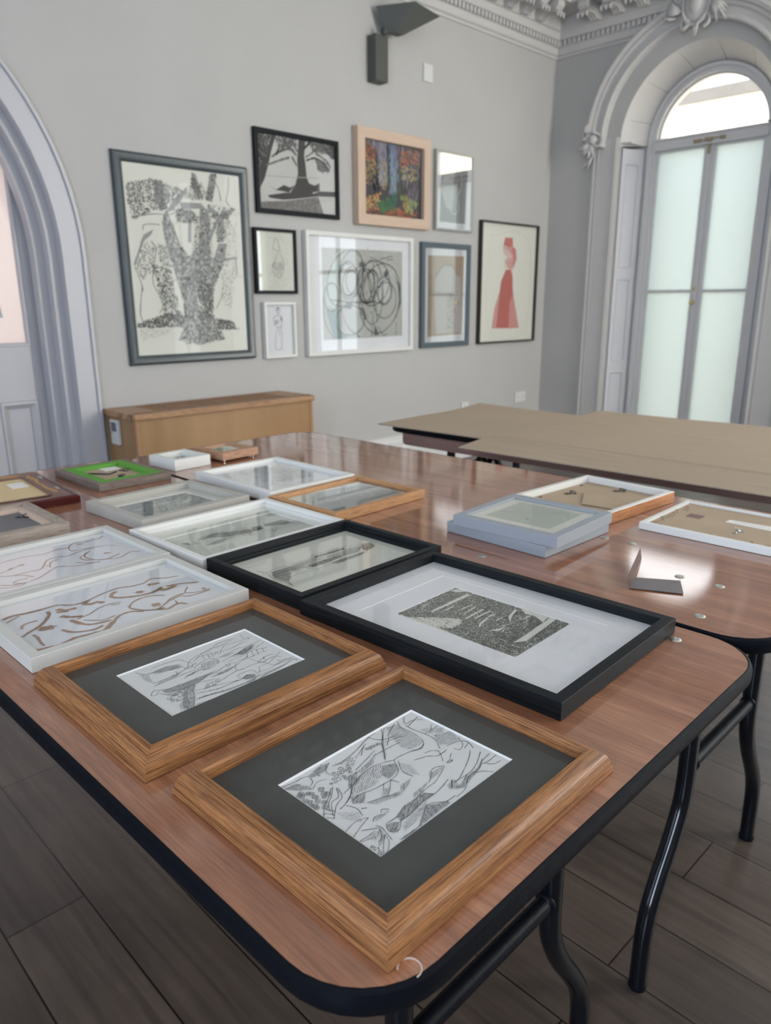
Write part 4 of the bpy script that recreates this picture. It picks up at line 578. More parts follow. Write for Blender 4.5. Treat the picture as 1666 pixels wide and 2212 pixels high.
 'nude1': {'lines': [[5,1,[[26.1,173.6],[40.1,178.1],[59.4,173.6],[80.1,171.8]]],[3,1,[[80.1,171.8],[102.2,171.7],[118.3,156.7],[135.9,155],[158,162.2],[180.8,169.5],[201.4,171],[217.8,163.3],[237.6,161.7]]],[2.5,1,[[237.6,161.7],[256.2,171.6],[273.3,158.7],[294.2,152]]],[2.5,1,[[26.1,158.8],[47.6,170.3]]],[3.5,1,[[33.9,121.8],[37.7,132.2],[47.5,136.6],[59.5,135.3]]],[4,1,[[82.6,157.3],[80,144.4],[65.9,124.9],[52.9,112.9],[37.4,104.2],[23.8,94.4]]],[11,1,[[50.6,104.5],[58.2,100.3],[67.5,97.8]]],[3,1,[[37.2,90.6],[38,79.7],[34.8,56.5],[34.9,46.8]]],[6,1,[[21.7,40.2],[36.3,35.7],[53.4,34.1],[72.4,40.8],[83.9,38.9]]],[6,1,[[83.9,38.9],[99.6,36.4],[111.5,34.5],[126.5,47.5],[136.2,55.9]]],[3.5,1,[[136.2,55.9],[150.1,68],[167.2,69.7],[181.8,57]]],[4,1,[[71.4,79.5],[77.7,62.5],[90.3,53],[105.1,48.2],[118,52.7]]],[6,1,[[89.9,126.4],[97.9,114.4],[111.1,104.5]]],[5,1,[[93.4,103.9],[97.9,84.5],[105.9,68.8],[121.2,64],[133.7,62.2]]],[2,1,[[101.2,99.6],[122.2,104.6],[141.3,116.5],[161.1,118.9],[175.4,114.1]]],[2,1,[[158.5,113.4],[170.6,109.1]]],[6,1,[[95.6,155.8],[103.7,143.4],[118.1,140.6]]],[3,1,[[91,144.7],[105.1,136.4]]],[6,1,[[133.1,151.3],[138.4,140],[150.1,140.3],[155.1,130.9]]],[4,1,[[136.2,150.5],[144.9,154.2]]],[5,1,[[189.8,160.2],[181.3,155.5],[174.8,144.6],[180.1,133.1]]],[5,1,[[180.1,133.1],[194.9,123.8],[209.2,117.8],[228.3,115.7],[249.4,125.8]]],[7,1,[[241.2,120.5],[249.5,111.9],[267.8,116.1]]],[3.5,1,[[256.1,123.6],[276.9,118],[300.7,102.9]]],[6,1,[[239.5,153],[247.7,146.4],[255.4,146]]],[2,1,[[237.8,142.6],[241,153.4]]],[9,1,[[209.7,133.2],[218.9,129]]],[9,1,[[201.1,68.3],[212.6,64.6]]],[2.5,1,[[235,91],[221.2,102.7],[203.2,106.5],[188.1,101],[175.8,88.8],[174.1,78.5]]],[4,1,[[174.1,78.5],[183.7,60.6],[197.4,50.4],[210,46.9]]],[4,1,[[197.4,50.4],[211.1,40.1],[233,47.7],[242.7,34.3],[257.5,29],[278.9,25.5]]],[3,1,[[201.9,49.7],[221.3,62.3],[238.3,74.4],[260.9,77.4]]],[2,1,[[277.6,96.5],[263.3,79.4],[267.4,70.7]]],[2.5,1,[[235.3,60.4],[230.8,44.1]]],[2.5,1,[[230.6,65.4],[249.5,71.5],[261.4,60.9],[296.1,60.7]]],[2,1,[[265.7,72.4],[280.5,66],[298.9,65.1]]],[4,1,[[292.5,76.5],[292.9,68.6]]],[2,1,[[106.8,90],[124.7,71.5],[145.5,72.7]]]]},
 'nude2': {'lines': [[2.2,1,[[105.2,187.6],[126.6,191.6],[157.1,190.8],[179,183.9],[203.4,190.9],[223.6,186.4]]],[2.2,1,[[222.6,162.6],[221.2,176.5],[232.5,198.4],[246.7,205.1],[257.2,198.5]]],[2.2,1,[[223.3,162],[241.6,159.3],[258.3,154.4]]],[2.2,1,[[257.2,198.5],[277.2,199.7],[289.5,200.5],[302.1,210.3]]],[2.2,1,[[82.1,120],[96.8,108],[119.4,108.4],[141.7,106.3],[154.4,121.7],[168.5,144.2],[186.2,148.9],[204.5,141.5],[230.3,150.6],[258.3,154.4],[279.2,149.7],[292.1,136.1]]],[2.2,1,[[86.4,132.5],[97.8,137.9],[111.5,144.7],[125.6,151.7]]],[2.2,1,[[98,106.8],[111.6,96],[120.4,76.8]]],[2.2,1,[[236.7,135.8],[225,120.1],[223.4,102.4],[232.1,81.8],[248,76.7],[275.7,87.2]]],[2.2,1,[[215.9,117.9],[229.3,127.5],[244.2,140.1]]],[2.2,1,[[215.9,117.9],[215,99.7],[229.7,84.4],[246.8,74.2],[265.3,66.4],[292.2,82],[306.2,71.5]]],[2.2,1,[[199.5,97],[210.5,81.8],[229.8,69.2]]],[2.2,1,[[173.9,94.2],[194.2,76.8],[214.2,74.2],[231,71.7]]],[2.2,1,[[107.8,60.3],[126.4,67.2],[164.7,96.6],[176.3,91.7]]],[2.2,1,[[67.3,76.8],[81.8,61.7],[95.3,60.4],[105.8,59.2]]],[2.2,1,[[62.6,63],[77.5,53.7],[96.9,52.3]]],[2.2,1,[[85.1,70.9],[95.9,79.1],[110.8,76.8]]],[2.2,1,[[157.5,104],[169.1,128.6],[184.2,135.5]]],[2.2,1,[[154.8,114.1],[159.2,116.7]]],[6,1,[[256.1,109.2],[264.9,104]]],[5,1,[[243.6,193.6],[251.7,190.3]]],[6,1,[[124.4,153],[131.4,149.4]]],[4,1,[[104,141.9],[112.5,147.3]]],[3.5,1,[[84.6,65.1],[93,62.8],[99.8,55.7]]]]},
 'grey': {'tex': [[0.75,1.2,7,900,[[46.3,189],[227.1,183.1],[221,60.2],[45.2,68.3]]]], 'holes': [[[100.6,140],[130.9,150.7],[170.2,136.2],[114.1,124.1]],[[161.7,114.3],[193.6,124.7],[204.1,112.4],[162.7,97.5]],[[61.4,141.4],[88.5,139.2],[69.5,117.3]]], 'over': [[[100.6,140],[130.9,150.7],[170.2,136.2],[114.1,124.1]],[[161.7,114.3],[193.6,124.7],[204.1,112.4],[162.7,97.5]],[[61.4,141.4],[88.5,139.2],[69.5,117.3]]]},
 'whiteA': {'lines': [[1,0.7,[[93.7,268.2],[104.2,238],[160.6,256.7],[210.5,224.3]]],[1,0.7,[[198.7,138.6],[214.8,121.6],[204.1,95.4],[180.2,102.2]]],[0.8,0.5,[[80.6,101.3],[92.4,72.1],[141.1,89.6]]]], 'tex': [[0.55,1.2,8,700,[[93.7,268.2],[177.4,279.6],[243.1,169.8],[206.1,93.3],[152.7,95.1],[73.5,91.9],[85.5,201.8]]]]},
 'beech': {'lines': [[2.2,-1,[[102.2,139.3],[92.2,120.8],[107.5,111.3],[124.6,122.1],[121.2,141],[102.2,139.3]]],[2.2,-1,[[154.9,158],[177,173.8],[189.7,167.8],[180.2,154],[154.9,158]]],[2,-1,[[143.9,131.2],[174.2,128.9],[203.6,136.2]]],[2,-1,[[175.4,104.1],[182.1,81.5],[203.9,88.3],[208.5,114.8]]],[1.5,0.85,[[62.8,96.1],[99.1,98.7],[117.7,92.7]]],[1.5,0.85,[[200.4,92.1],[250.1,85],[274.2,74.6]]]], 'tex': [[0.5,1.6,9,800,[[119.5,197.1],[274.6,211.7],[290.7,89.5],[269.7,63.3],[76.6,53.3],[62.8,96.1],[54.7,162.1]]]]},
 'bgl': {'lines': [[1,0.6,[[96.3,187.3],[108.4,160.7],[123,143.8],[135.6,110.5],[164.5,77.1]]],[0.6,0.5,[[93.7,177.6],[107.8,155.1],[102.2,149]]],[0.6,0.5,[[159.5,101.6],[162.4,85.8],[160.9,75.1]]]], 'hatch': [[0.7,0.7,0.9,30,0.5,[[86.3,118.8],[88.7,110.2],[73.9,103.7]]]], 'tex': [[0.12,1,5,200,[[69.3,156.4],[168.7,182.7],[196.4,84.5],[166.6,56.2],[55.2,46.9],[52.3,140.3]]]]},
 'big': {'lines': [[4,0.8,[[79,724],[187,747],[296,754],[361,785]]],[4,0.8,[[134,666],[140,692],[182,700],[230,698]]],[4,0.8,[[201,586],[174,617]]],[4,0.8,[[201,586],[181,506],[166,410],[213,318],[189,264]]],[4,0.8,[[105,399],[80,265],[98,210]]],[4,0.8,[[658,967],[654,906],[636,850],[655,819]]],[4,0.8,[[569,942],[592,901],[602,842]]],[4,0.8,[[579,358],[532,282]]],[4,0.8,[[73,488],[96,425],[108,372]]],[4,0.8,[[147,458],[198,491],[247,482]]],[4,0.8,[[678,550],[679,463]]],[4,0.8,[[449,597],[448,431]]],[4,0.8,[[391,540],[412,318]]]], 'hatch': [[0.75,2.2,6,80,0.8,[[274,779],[345,593],[398,540],[418,306],[515,236],[576,117],[407,88],[304,126],[333,318],[249,641]]],[0.75,2.2,7,85,0.8,[[471,794],[531,798],[530,432],[503,260],[426,318],[392,551]]],[0.25,4,12,80,0.8,[[330,429],[384,374],[376,204],[350,205]]],[0.2,3,16,4,0.5,[[219,183],[335,180],[290,121],[191,153]]]], 'fills': [[[0.27,0.28,0.27],[[274,779],[304,697],[345,593],[398,540],[418,306],[515,236],[576,117],[505,113],[407,88],[343,119],[284,119],[337,205],[333,318],[305,428],[276,536],[249,641],[244,714]]],[[0.27,0.28,0.27],[[471,794],[531,798],[520,656],[518,544],[530,432],[503,260],[426,318],[392,551],[450,619]]],[[0.27,0.28,0.27],[[572,625],[627,627],[598,519],[535,415],[462,431],[522,517]]],[[0.27,0.28,0.27],[[519,819],[590,775],[682,815],[696,805],[615,750],[600,632],[565,630],[575,758],[517,786]]],[[0.27,0.28,0.27],[[585,975],[544,971],[508,840],[547,832],[573,910]]],[[0.27,0.28,0.27],[[352,816],[480,821],[504,796],[361,785]]],[[0.27,0.28,0.27],[[434,970],[459,962],[495,849],[468,836],[428,896]]],[[0.27,0.28,0.27],[[214,907],[262,911],[266,820],[286,780],[236,766],[213,836]]],[[0.27,0.28,0.27],[[369,870],[409,894],[365,828],[311,776],[272,758],[315,824]]],[[0.27,0.28,0.27],[[374,781],[417,763],[405,622],[385,622],[394,724],[360,764]]],[[0.27,0.28,0.27],[[135,646],[192,675],[177,648],[132,615],[96,540],[73,488],[69,508],[91,551]]],[[0.27,0.28,0.27],[[524,533],[679,561],[685,550],[529,517]]],[[0.27,0.28,0.27],[[506,655],[567,746],[572,725],[517,622]]]], 'tex': [[0.2,6,20,260,[[274,779],[304,697],[345,593],[398,540],[418,306],[515,236],[576,117],[407,88],[284,119],[337,205],[333,318],[305,428],[276,536],[244,714]]],[0.2,6,20,120,[[471,794],[531,798],[518,544],[620,627],[598,519],[535,415],[503,260],[426,318],[392,551]]],[0.97,4,20,420,[[274,779],[304,697],[345,593],[398,540],[418,306],[515,236],[576,117],[407,88],[284,119],[337,205],[333,318],[305,428],[276,536],[244,714]]],[0.97,4,20,260,[[471,794],[531,798],[518,544],[620,627],[598,519],[535,415],[503,260],[426,318],[392,551]]],[0.9,5,16,160,[[519,819],[682,815],[600,632],[565,630]]],[0.9,5,16,90,[[214,907],[262,911],[286,780],[236,766]]],[0.9,5,16,90,[[544,971],[585,975],[547,832],[508,840]]],[0.9,5,16,90,[[434,970],[495,849],[468,836],[428,896]]],[0.95,5,11,650,[[55,195],[62,211],[125,232],[252,263],[341,250],[329,188],[220,191],[120,188]]],[0.95,5,11,330,[[528,230],[640,210],[652,174],[688,167],[538,171]]],[0.85,4.5,12,750,[[67,882],[203,915],[285,903],[367,849],[276,800],[114,726],[84,714],[65,803]]],[0.9,4.5,14,480,[[163,506],[273,493],[287,373],[316,262],[221,208],[190,400]]],[0.75,3,11,200,[[209,608],[281,590],[285,493],[212,507]]],[0.7,3,12,260,[[122,624],[195,586],[175,506],[114,425],[73,488]]],[0.6,3,13,320,[[614,738],[691,732],[687,463],[615,258],[565,346],[593,547]]],[0.35,2,12,120,[[60,184],[244,179],[210,152],[78,123]]],[0.9,4,11,250,[[311,782],[400,788],[462,761],[445,717],[331,720]]],[0.75,3,9,200,[[478,794],[537,793],[526,656],[473,653]]],[0.9,5,12,260,[[435,430],[515,426],[515,236],[460,237]]],[0.85,3,10,160,[[259,747],[315,687],[337,511],[298,494],[261,642]]],[0.75,3.5,12,240,[[285,903],[370,880],[488,923],[534,842],[403,831]]]]},
 'tree': {'lines': [[11,0.9,[[117,299],[180,333],[245,361]]],[11,0.9,[[83,253],[169,285],[243,311]]],[11,0.9,[[299,327],[241,367],[198,411]]],[11,0.9,[[304,348],[266,410]]],[11,0.9,[[296,273],[266,317]]],[11,0.9,[[364,325],[423,363],[473,407]]],[11,0.9,[[368,308],[431,329],[499,309],[543,268]]],[11,0.9,[[352,367],[406,415]]],[11,0.9,[[442,355],[519,325],[553,287]]],[11,0.9,[[478,411],[546,363]]],[11,0.9,[[454,283],[497,256]]],[11,0.9,[[66,319],[38,358]]],[11,0.9,[[79,327],[53,401]]],[11,0.9,[[63,273],[35,303]]],[11,0.9,[[180,333],[210,380]]],[11,0.9,[[153,317],[182,360]]],[11,0.9,[[423,363],[415,399]]],[11,0.9,[[555,351],[507,400]]],[4,0.4,[[71,199],[192,204],[293,210],[466,225]]]], 'fills': [[[0.065,0.062,0.058],[[317,427],[368,427],[355,334],[363,287],[369,219],[405,153],[414,132],[233,113],[282,169],[304,233],[302,301]]],[[0.065,0.062,0.058],[[128,421],[158,420],[118,326],[97,257],[66,182],[34,132],[34,244],[64,293],[103,359]]],[[0.065,0.062,0.058],[[552,417],[585,417],[585,340],[560,337],[541,384]]],[[0.065,0.062,0.058],[[83,97],[206,121],[414,132],[464,151],[585,158],[584,129],[448,121],[278,93],[195,82],[96,84]]],[[0.065,0.062,0.058],[[86,150],[143,132],[199,161],[244,152],[282,169],[233,123],[197,127],[143,129]]],[[0.065,0.062,0.058],[[378,189],[426,179],[465,197],[464,151],[404,139]]],[[0.15,0.145,0.135],[[34,59],[203,76],[453,118],[494,21],[303,22],[35,17]]]], 'tex': [[0.9,5,34,300,[[35,415],[123,414],[103,359],[64,293],[29,247]]],[0.85,5,30,150,[[132,412],[307,416],[290,346],[181,353]]],[0.85,5,30,180,[[368,417],[547,412],[546,363],[433,364]]],[0.85,5,30,130,[[441,323],[509,317],[547,265],[453,273]]],[0.6,3,18,260,[[34,59],[203,76],[452,111],[484,24],[304,25],[35,21]]]]},
 'fig': {'lines': [[6,-1,[[84,321],[104,371],[147,410],[218,410],[274,378],[278,275],[233,238],[253,184],[255,146],[219,115],[164,134],[154,187]]],[4,0.95,[[113,367],[165,415],[246,391],[284,341]]],[4,-1,[[233,238],[234,205],[254,168]]]], 'fills': [[[0.2,0.2,0.2],[[72,455],[349,454],[332,56],[55,56]]],[[0.42,0.42,0.41],[[83,332],[147,413],[218,405],[194,343],[205,268],[191,136],[119,152],[68,256]]]], 'tex': [[0.8,3,16,160,[[72,455],[349,454],[338,379],[155,424],[70,352]]]]},
 'nudeS': {'lines': [[3.5,0.5,[[158,305],[140,291],[134,252],[155,242],[187,246],[171,270],[172,292],[158,305]]],[3.5,0.5,[[162,240],[157,209],[137,176],[120,137]]],[3.5,0.5,[[176,238],[189,211],[205,178],[203,139],[183,93],[147,98],[120,131]]],[3.5,0.5,[[137,176],[125,153],[163,138]]]], 'tex': [[0.3,3,12,120,[[123,175],[209,178],[183,88],[127,120]]],[0.15,3,14,150,[[110,327],[253,324],[246,26],[107,31]]]]},
 'small': {'lines': [[3,0.7,[[99,281],[110,293],[124,281],[116,261],[101,264],[99,281]]],[3,0.7,[[108,261],[108,247],[78,236],[76,207],[90,190]]],[3,0.7,[[115,247],[136,235],[138,195],[127,189]]],[3,0.7,[[87,207],[105,201],[129,229]]],[3,0.7,[[101,184],[86,121],[79,51]]],[3,0.7,[[127,189],[130,119],[127,52]]],[3,0.7,[[112,184],[112,131]]],[3,0.7,[[77,54],[97,47],[133,52]]],[3,0.7,[[91,204],[82,187]]]], 'tex': [[0.7,3,8,30,[[86,219],[106,218],[101,190],[84,190]]],[0.7,3,8,20,[[125,235],[140,232],[135,212]]],[0.8,3,6,20,[[101,293],[119,293],[118,275],[102,273]]]]},
 'swirl': {'lines': [[6,0.9,[[569,573],[575,323],[554,104]]],[6,0.9,[[282,624],[272,445],[317,200],[446,102]]],[6,0.9,[[138,348],[150,203],[221,100]]],[6,0.9,[[695,119],[657,107],[611,168]]],[6,0.9,[[633,594],[754,617]]],[6,0.9,[[688,590],[754,598]]],[6,0.9,[[543,606],[735,553]]],[6,0.9,[[187,339],[388,323],[594,322]]],[6,0.9,[[782,190],[782,103]]],[6,0.9,[[594,310],[602,194]]],[7,0.9,[[270,354],[268,335],[263,317],[255,300],[244,286],[232,276],[219,270],[205,268],[191,270],[179,277],[167,287],[158,301],[151,317],[147,335],[147,354],[149,373],[154,391],[162,407],[172,420],[184,430],[197,437],[210,439],[224,437],[237,431],[248,421],[258,407],[265,391],[269,373],[270,354]]],[7,0.9,[[478,487],[468,453],[454,422],[435,395],[413,373],[390,357],[366,348],[342,346],[321,352],[302,365],[287,385],[276,410],[271,439],[270,470],[275,503],[285,535],[299,565],[317,592],[338,614],[360,630],[384,640],[407,642],[429,637],[449,625],[464,606],[476,582],[482,552],[483,520],[478,487]]],[7,0.9,[[422,471],[420,448],[414,426],[404,406],[392,389],[378,377],[363,369],[346,366],[330,369],[315,377],[302,389],[291,405],[283,424],[278,446],[277,469],[280,492],[286,513],[295,533],[306,549],[320,562],[335,570],[351,573],[367,571],[382,563],[396,552],[407,536],[416,516],[421,494],[422,471]]],[7,0.9,[[433,445],[426,425],[416,406],[404,390],[390,377],[375,367],[360,362],[345,362],[332,366],[321,374],[312,386],[306,402],[303,419],[303,439],[307,459],[314,479],[324,497],[336,513],[350,527],[364,536],[379,541],[394,542],[408,539],[419,531],[428,519],[435,503],[438,485],[437,466],[433,445]]],[7,0.9,[[434,450],[435,434],[433,418],[428,403],[421,391],[412,382],[401,376],[390,373],[378,374],[367,379],[356,387],[347,398],[340,411],[334,426],[331,442],[331,459],[333,474],[338,488],[345,500],[354,510],[364,516],[375,519],[387,518],[398,514],[409,506],[418,495],[426,482],[431,466],[434,450]]],[7,0.9,[[586,424],[584,400],[578,377],[569,357],[557,340],[543,327],[528,319],[512,316],[496,319],[481,327],[468,340],[457,357],[449,377],[444,399],[443,422],[445,446],[451,468],[459,488],[471,505],[484,517],[499,526],[515,529],[531,526],[546,519],[559,507],[571,490],[579,470],[584,448],[586,424]]],[7,0.9,[[608,420],[603,397],[595,375],[584,356],[571,340],[557,328],[541,322],[526,320],[511,324],[498,332],[487,345],[479,362],[474,382],[472,404],[474,427],[479,449],[487,471],[497,490],[510,505],[524,517],[539,524],[555,526],[569,523],[582,515],[594,502],[602,485],[608,465],[610,443],[608,420]]],[7,0.9,[[549,430],[552,406],[551,383],[548,362],[541,344],[531,331],[520,321],[506,318],[492,319],[477,325],[463,337],[451,353],[440,372],[431,393],[426,416],[423,439],[424,462],[427,482],[434,499],[443,513],[455,522],[468,526],[482,525],[496,519],[510,509],[523,493],[534,474],[543,453],[549,430]]],[7,0.9,[[713,427],[701,395],[682,367],[658,342],[628,322],[596,309],[563,302],[531,303],[500,310],[473,324],[451,344],[435,369],[426,397],[423,427],[428,458],[440,488],[458,516],[481,540],[509,560],[540,573],[572,581],[605,582],[636,575],[663,562],[687,543],[704,518],[715,490],[718,459],[713,427]]],[7,0.9,[[734,400],[733,380],[728,362],[720,345],[709,331],[696,321],[682,315],[668,313],[653,315],[640,321],[627,332],[617,345],[610,362],[605,380],[604,399],[605,418],[610,436],[618,452],[628,466],[641,476],[654,483],[669,485],[683,483],[697,477],[710,467],[720,454],[728,437],[733,419],[734,400]]],[7,0.9,[[738,381],[733,363],[725,345],[714,330],[702,318],[688,309],[674,304],[660,304],[647,307],[636,315],[627,326],[620,340],[616,356],[616,374],[618,392],[623,410],[631,427],[642,442],[654,454],[667,463],[681,468],[695,469],[708,466],[720,459],[729,448],[736,434],[740,418],[741,400],[738,381]]],[7,0.9,[[659,386],[656,341],[648,297],[636,258],[619,226],[600,201],[578,187],[555,182],[533,188],[512,203],[494,228],[479,260],[468,299],[461,341],[460,385],[463,430],[471,471],[483,509],[499,541],[518,565],[538,580],[560,585],[582,581],[603,567],[622,544],[638,513],[650,475],[657,432],[659,386]]],[7,0.9,[[819,330],[804,280],[779,233],[748,192],[710,160],[669,137],[626,125],[584,125],[544,136],[510,157],[482,188],[461,226],[449,269],[446,317],[452,365],[467,413],[490,457],[519,496],[555,529],[594,552],[636,565],[678,568],[717,560],[753,541],[784,512],[806,474],[820,430],[825,381],[819,330]]],[7,0.9,[[475,179],[462,160],[443,144],[420,131],[395,122],[367,118],[340,119],[314,124],[290,134],[270,147],[254,164],[244,183],[240,203],[241,223],[249,243],[262,261],[279,277],[301,290],[326,299],[353,303],[380,303],[406,299],[431,290],[452,277],[468,260],[479,241],[484,220],[483,199],[475,179]]],[7,0.9,[[571,418],[563,397],[554,378],[544,361],[533,348],[522,338],[512,332],[502,331],[494,335],[488,343],[484,355],[483,370],[483,388],[487,408],[492,429],[500,449],[509,468],[519,485],[530,498],[541,508],[551,514],[561,515],[569,512],[575,504],[579,492],[581,477],[580,459],[577,439],[571,418]]],[7,0.9,[[640,432],[645,409],[648,386],[648,365],[644,347],[637,332],[628,323],[617,318],[604,319],[590,326],[576,337],[563,352],[551,371],[541,393],[532,416],[527,439],[525,461],[525,482],[529,499],[535,513],[544,523],[555,527],[567,527],[581,521],[595,511],[608,496],[620,477],[631,455],[640,432]]],[7,0.9,[[782,329],[776,303],[765,278],[749,257],[730,240],[708,227],[685,220],[662,219],[639,224],[619,234],[602,249],[588,269],[579,291],[575,316],[576,341],[582,367],[593,390],[608,411],[626,428],[647,441],[670,448],[693,450],[715,446],[736,437],[754,422],[768,403],[778,380],[782,355],[782,329]]],[7,0.9,[[464,445],[445,407],[420,372],[390,342],[357,319],[322,304],[288,297],[256,299],[227,310],[204,328],[186,353],[176,384],[173,418],[177,456],[188,493],[206,530],[230,564],[259,593],[291,616],[325,632],[359,640],[391,640],[421,631],[445,614],[464,589],[476,558],[480,523],[476,484],[464,445]]]], 'fills': [[[0.39,0.39,0.36],[[137,647],[840,649],[841,98],[134,94]]],[[0.44,0.5,0.47],[[158,437],[193,520],[265,629],[282,624],[276,421],[235,287],[169,306]]],[[0.2,0.27,0.27],[[160,276],[268,287],[272,139],[332,118],[327,96],[221,97]]],[[0.46,0.47,0.45],[[292,541],[343,566],[436,527],[424,336],[355,348],[297,415]]],[[0.42,0.43,0.41],[[315,125],[301,262],[388,323],[458,285],[528,183],[545,105],[446,102]]],[[0.08,0.09,0.1],[[446,570],[498,574],[498,547],[445,536]]],[[0.08,0.09,0.1],[[664,495],[688,539],[716,521],[697,482]]],[[0.08,0.1,0.1],[[763,509],[821,426],[831,322],[772,197],[811,328],[801,426]]],[[0.09,0.09,0.1],[[440,292],[485,285],[510,215],[492,209]]],[[0.08,0.09,0.1],[[583,181],[619,109],[573,110]]],[[0.14,0.15,0.16],[[328,323],[388,323],[370,280],[319,286]]],[[0.47,0.48,0.46],[[612,335],[604,437],[660,485],[716,451],[734,361],[659,322]]],[[0.14,0.18,0.18],[[276,421],[275,540],[326,572],[385,550],[326,554],[291,505]]]], 'tex': [[0.75,3.5,40,60,[[451,385],[558,386],[556,195],[448,229]]],[0.15,5,60,60,[[464,637],[830,645],[830,452],[463,570]]]]},
 'reds': {'lines': [[6,0.8,[[87,486],[118,481],[110,424],[93,362]]],[6,0.8,[[322,576],[369,543],[399,497]]],[6,0.8,[[153,481],[196,533],[249,574],[322,570]]],[6,0.8,[[85,356],[111,385],[128,413]]],[6,0.8,[[87,231],[101,184],[93,138]]],[6,0.8,[[320,327],[292,327]]],[6,0.8,[[360,531],[345,415],[330,298]]]], 'fills': [[[0.33,0.21,0.11],[[78,631],[467,638],[456,86],[78,76]]],[[0.42,0.38,0.36],[[153,481],[240,562],[322,565],[399,497],[436,498],[451,98],[170,95],[146,356]]]], 'tex': [[0.5,4,26,180,[[281,385],[374,386],[383,100],[289,103]]],[0.4,4,22,80,[[79,413],[128,413],[134,96],[80,98]]]]},
 'dress': {'lines': [[3,0.75,[[305,720],[371,692],[395,668]]],[3,0.75,[[388,606],[444,595]]],[3,0.75,[[337,555],[313,604],[342,648]]],[3,0.75,[[419,551],[435,400],[536,107]]],[3,0.75,[[434,419],[351,355],[312,279]]],[3,0.75,[[457,708],[468,633],[419,551]]],[1.5,0.45,[[124,793],[613,790],[623,101],[136,111],[124,793]]]], 'fills': [[[0.44,0.16,0.14],[[311,790],[408,793],[417,731],[369,722],[294,731]]],[[0.52,0.3,0.27],[[289,725],[369,722],[417,731],[457,708],[467,646],[444,595],[403,550],[347,574],[323,610],[353,648],[297,677]]],[[0.55,0.42,0.38],[[305,726],[383,686],[417,657],[375,630],[388,606],[352,654],[297,683]]],[[0.4,0.13,0.11],[[337,555],[402,557],[429,494],[435,400],[536,107],[236,112],[263,367],[279,467]]],[[0.5,0.27,0.24],[[262,386],[236,112],[178,111],[206,261]]],[[0.5,0.24,0.22],[[399,291],[437,380],[536,107],[400,107]]],[[0.47,0.19,0.17],[[391,717],[446,720],[465,633],[424,563],[429,645]]]]},
 'paint': {'fills': [[[0.07,0.065,0.065],[[64,503],[593,501],[578,62],[47,64]]],[[0.12,0.15,0.2],[[271,495],[357,499],[373,397],[396,330],[396,229],[342,194],[288,199],[296,320]]]], 'paint': [[[0.241,0.228,0.259],2.5,60,260,[[69,500],[267,497],[281,269],[206,251],[193,454]]],[[0.21,0.204,0.235],2.5,60,200,[[357,494],[585,497],[564,192],[499,135],[419,282]]],[[0.236,0.273,0.323],3,50,120,[[286,465],[357,465],[388,319],[357,226],[303,221]]],[[0.043,0.049,0.068],3,50,60,[[271,495],[297,494],[311,271],[296,220]]],[[0.079,0.079,0.066],4,60,70,[[365,357],[419,362],[404,199],[357,195]]],[[0.405,0.299,0.136],5,12,240,[[64,410],[281,387],[281,219],[61,247]]],[[0.297,0.116,0.06],6,14,130,[[72,491],[193,454],[163,374],[71,382]]],[[0.351,0.127,0.058],8,16,110,[[403,465],[585,492],[578,400],[380,373]]],[[0.443,0.349,0.144],6,14,70,[[403,381],[562,378],[547,294],[404,301]]],[[0.397,0.241,0.098],8,18,110,[[60,160],[220,203],[197,97],[58,82]]],[[0.281,0.093,0.05],8,20,100,[[73,93],[565,109],[565,66],[295,59],[65,67]]],[[0.285,0.136,0.067],7,16,70,[[295,109],[451,142],[436,68],[295,64]]],[[0.071,0.146,0.071],6,26,120,[[175,140],[296,180],[357,114],[234,75]]],[[0.056,0.112,0.087],6,26,70,[[280,179],[373,217],[373,146],[311,121]]],[[0.266,0.272,0.11],4.5,34,110,[[396,199],[451,193],[564,161],[508,84],[452,100]]],[[0.207,0.238,0.251],4,16,40,[[56,295],[90,240],[89,192],[53,130]]],[[0.017,0.017,0.023],8,40,30,[[148,304],[206,291],[198,201],[147,216]]]]},
}
# ================================================================== DRAWINGS
def inside(p, poly):
    x, y = p; c = False; j = len(poly)-1
    for i in range(len(poly)):
        if (poly[i][1] > y) != (poly[j][1] > y) and x < (poly[j][0]-poly[i][0])*(y-poly[i][1])/(poly[j][1]-poly[i][1]+1e-12)+poly[i][0]: c = not c
        j = i
    return c
def smooth_pts(P, sub=4):
    if len(P) < 3: return P
    out = []
    for i in range(len(P)-1):
        p0 = P[max(i-1, 0)]; p1 = P[i]; p2 = P[i+1]; p3 = P[min(i+2, len(P)-1)]
        for k in range(sub):
            t = k/sub; t2 = t*t; t3 = t2*t
            out.append(tuple(.5*((2*p1[a])+(-p0[a]+p2[a])*t+(2*p0[a]-5*p1[a]+4*p2[a]-p3[a])*t2+(-p0[a]+3*p1[a]-3*p2[a]+p3[a])*t3) for a in (0, 1)))
    out.append(P[-1]); return out
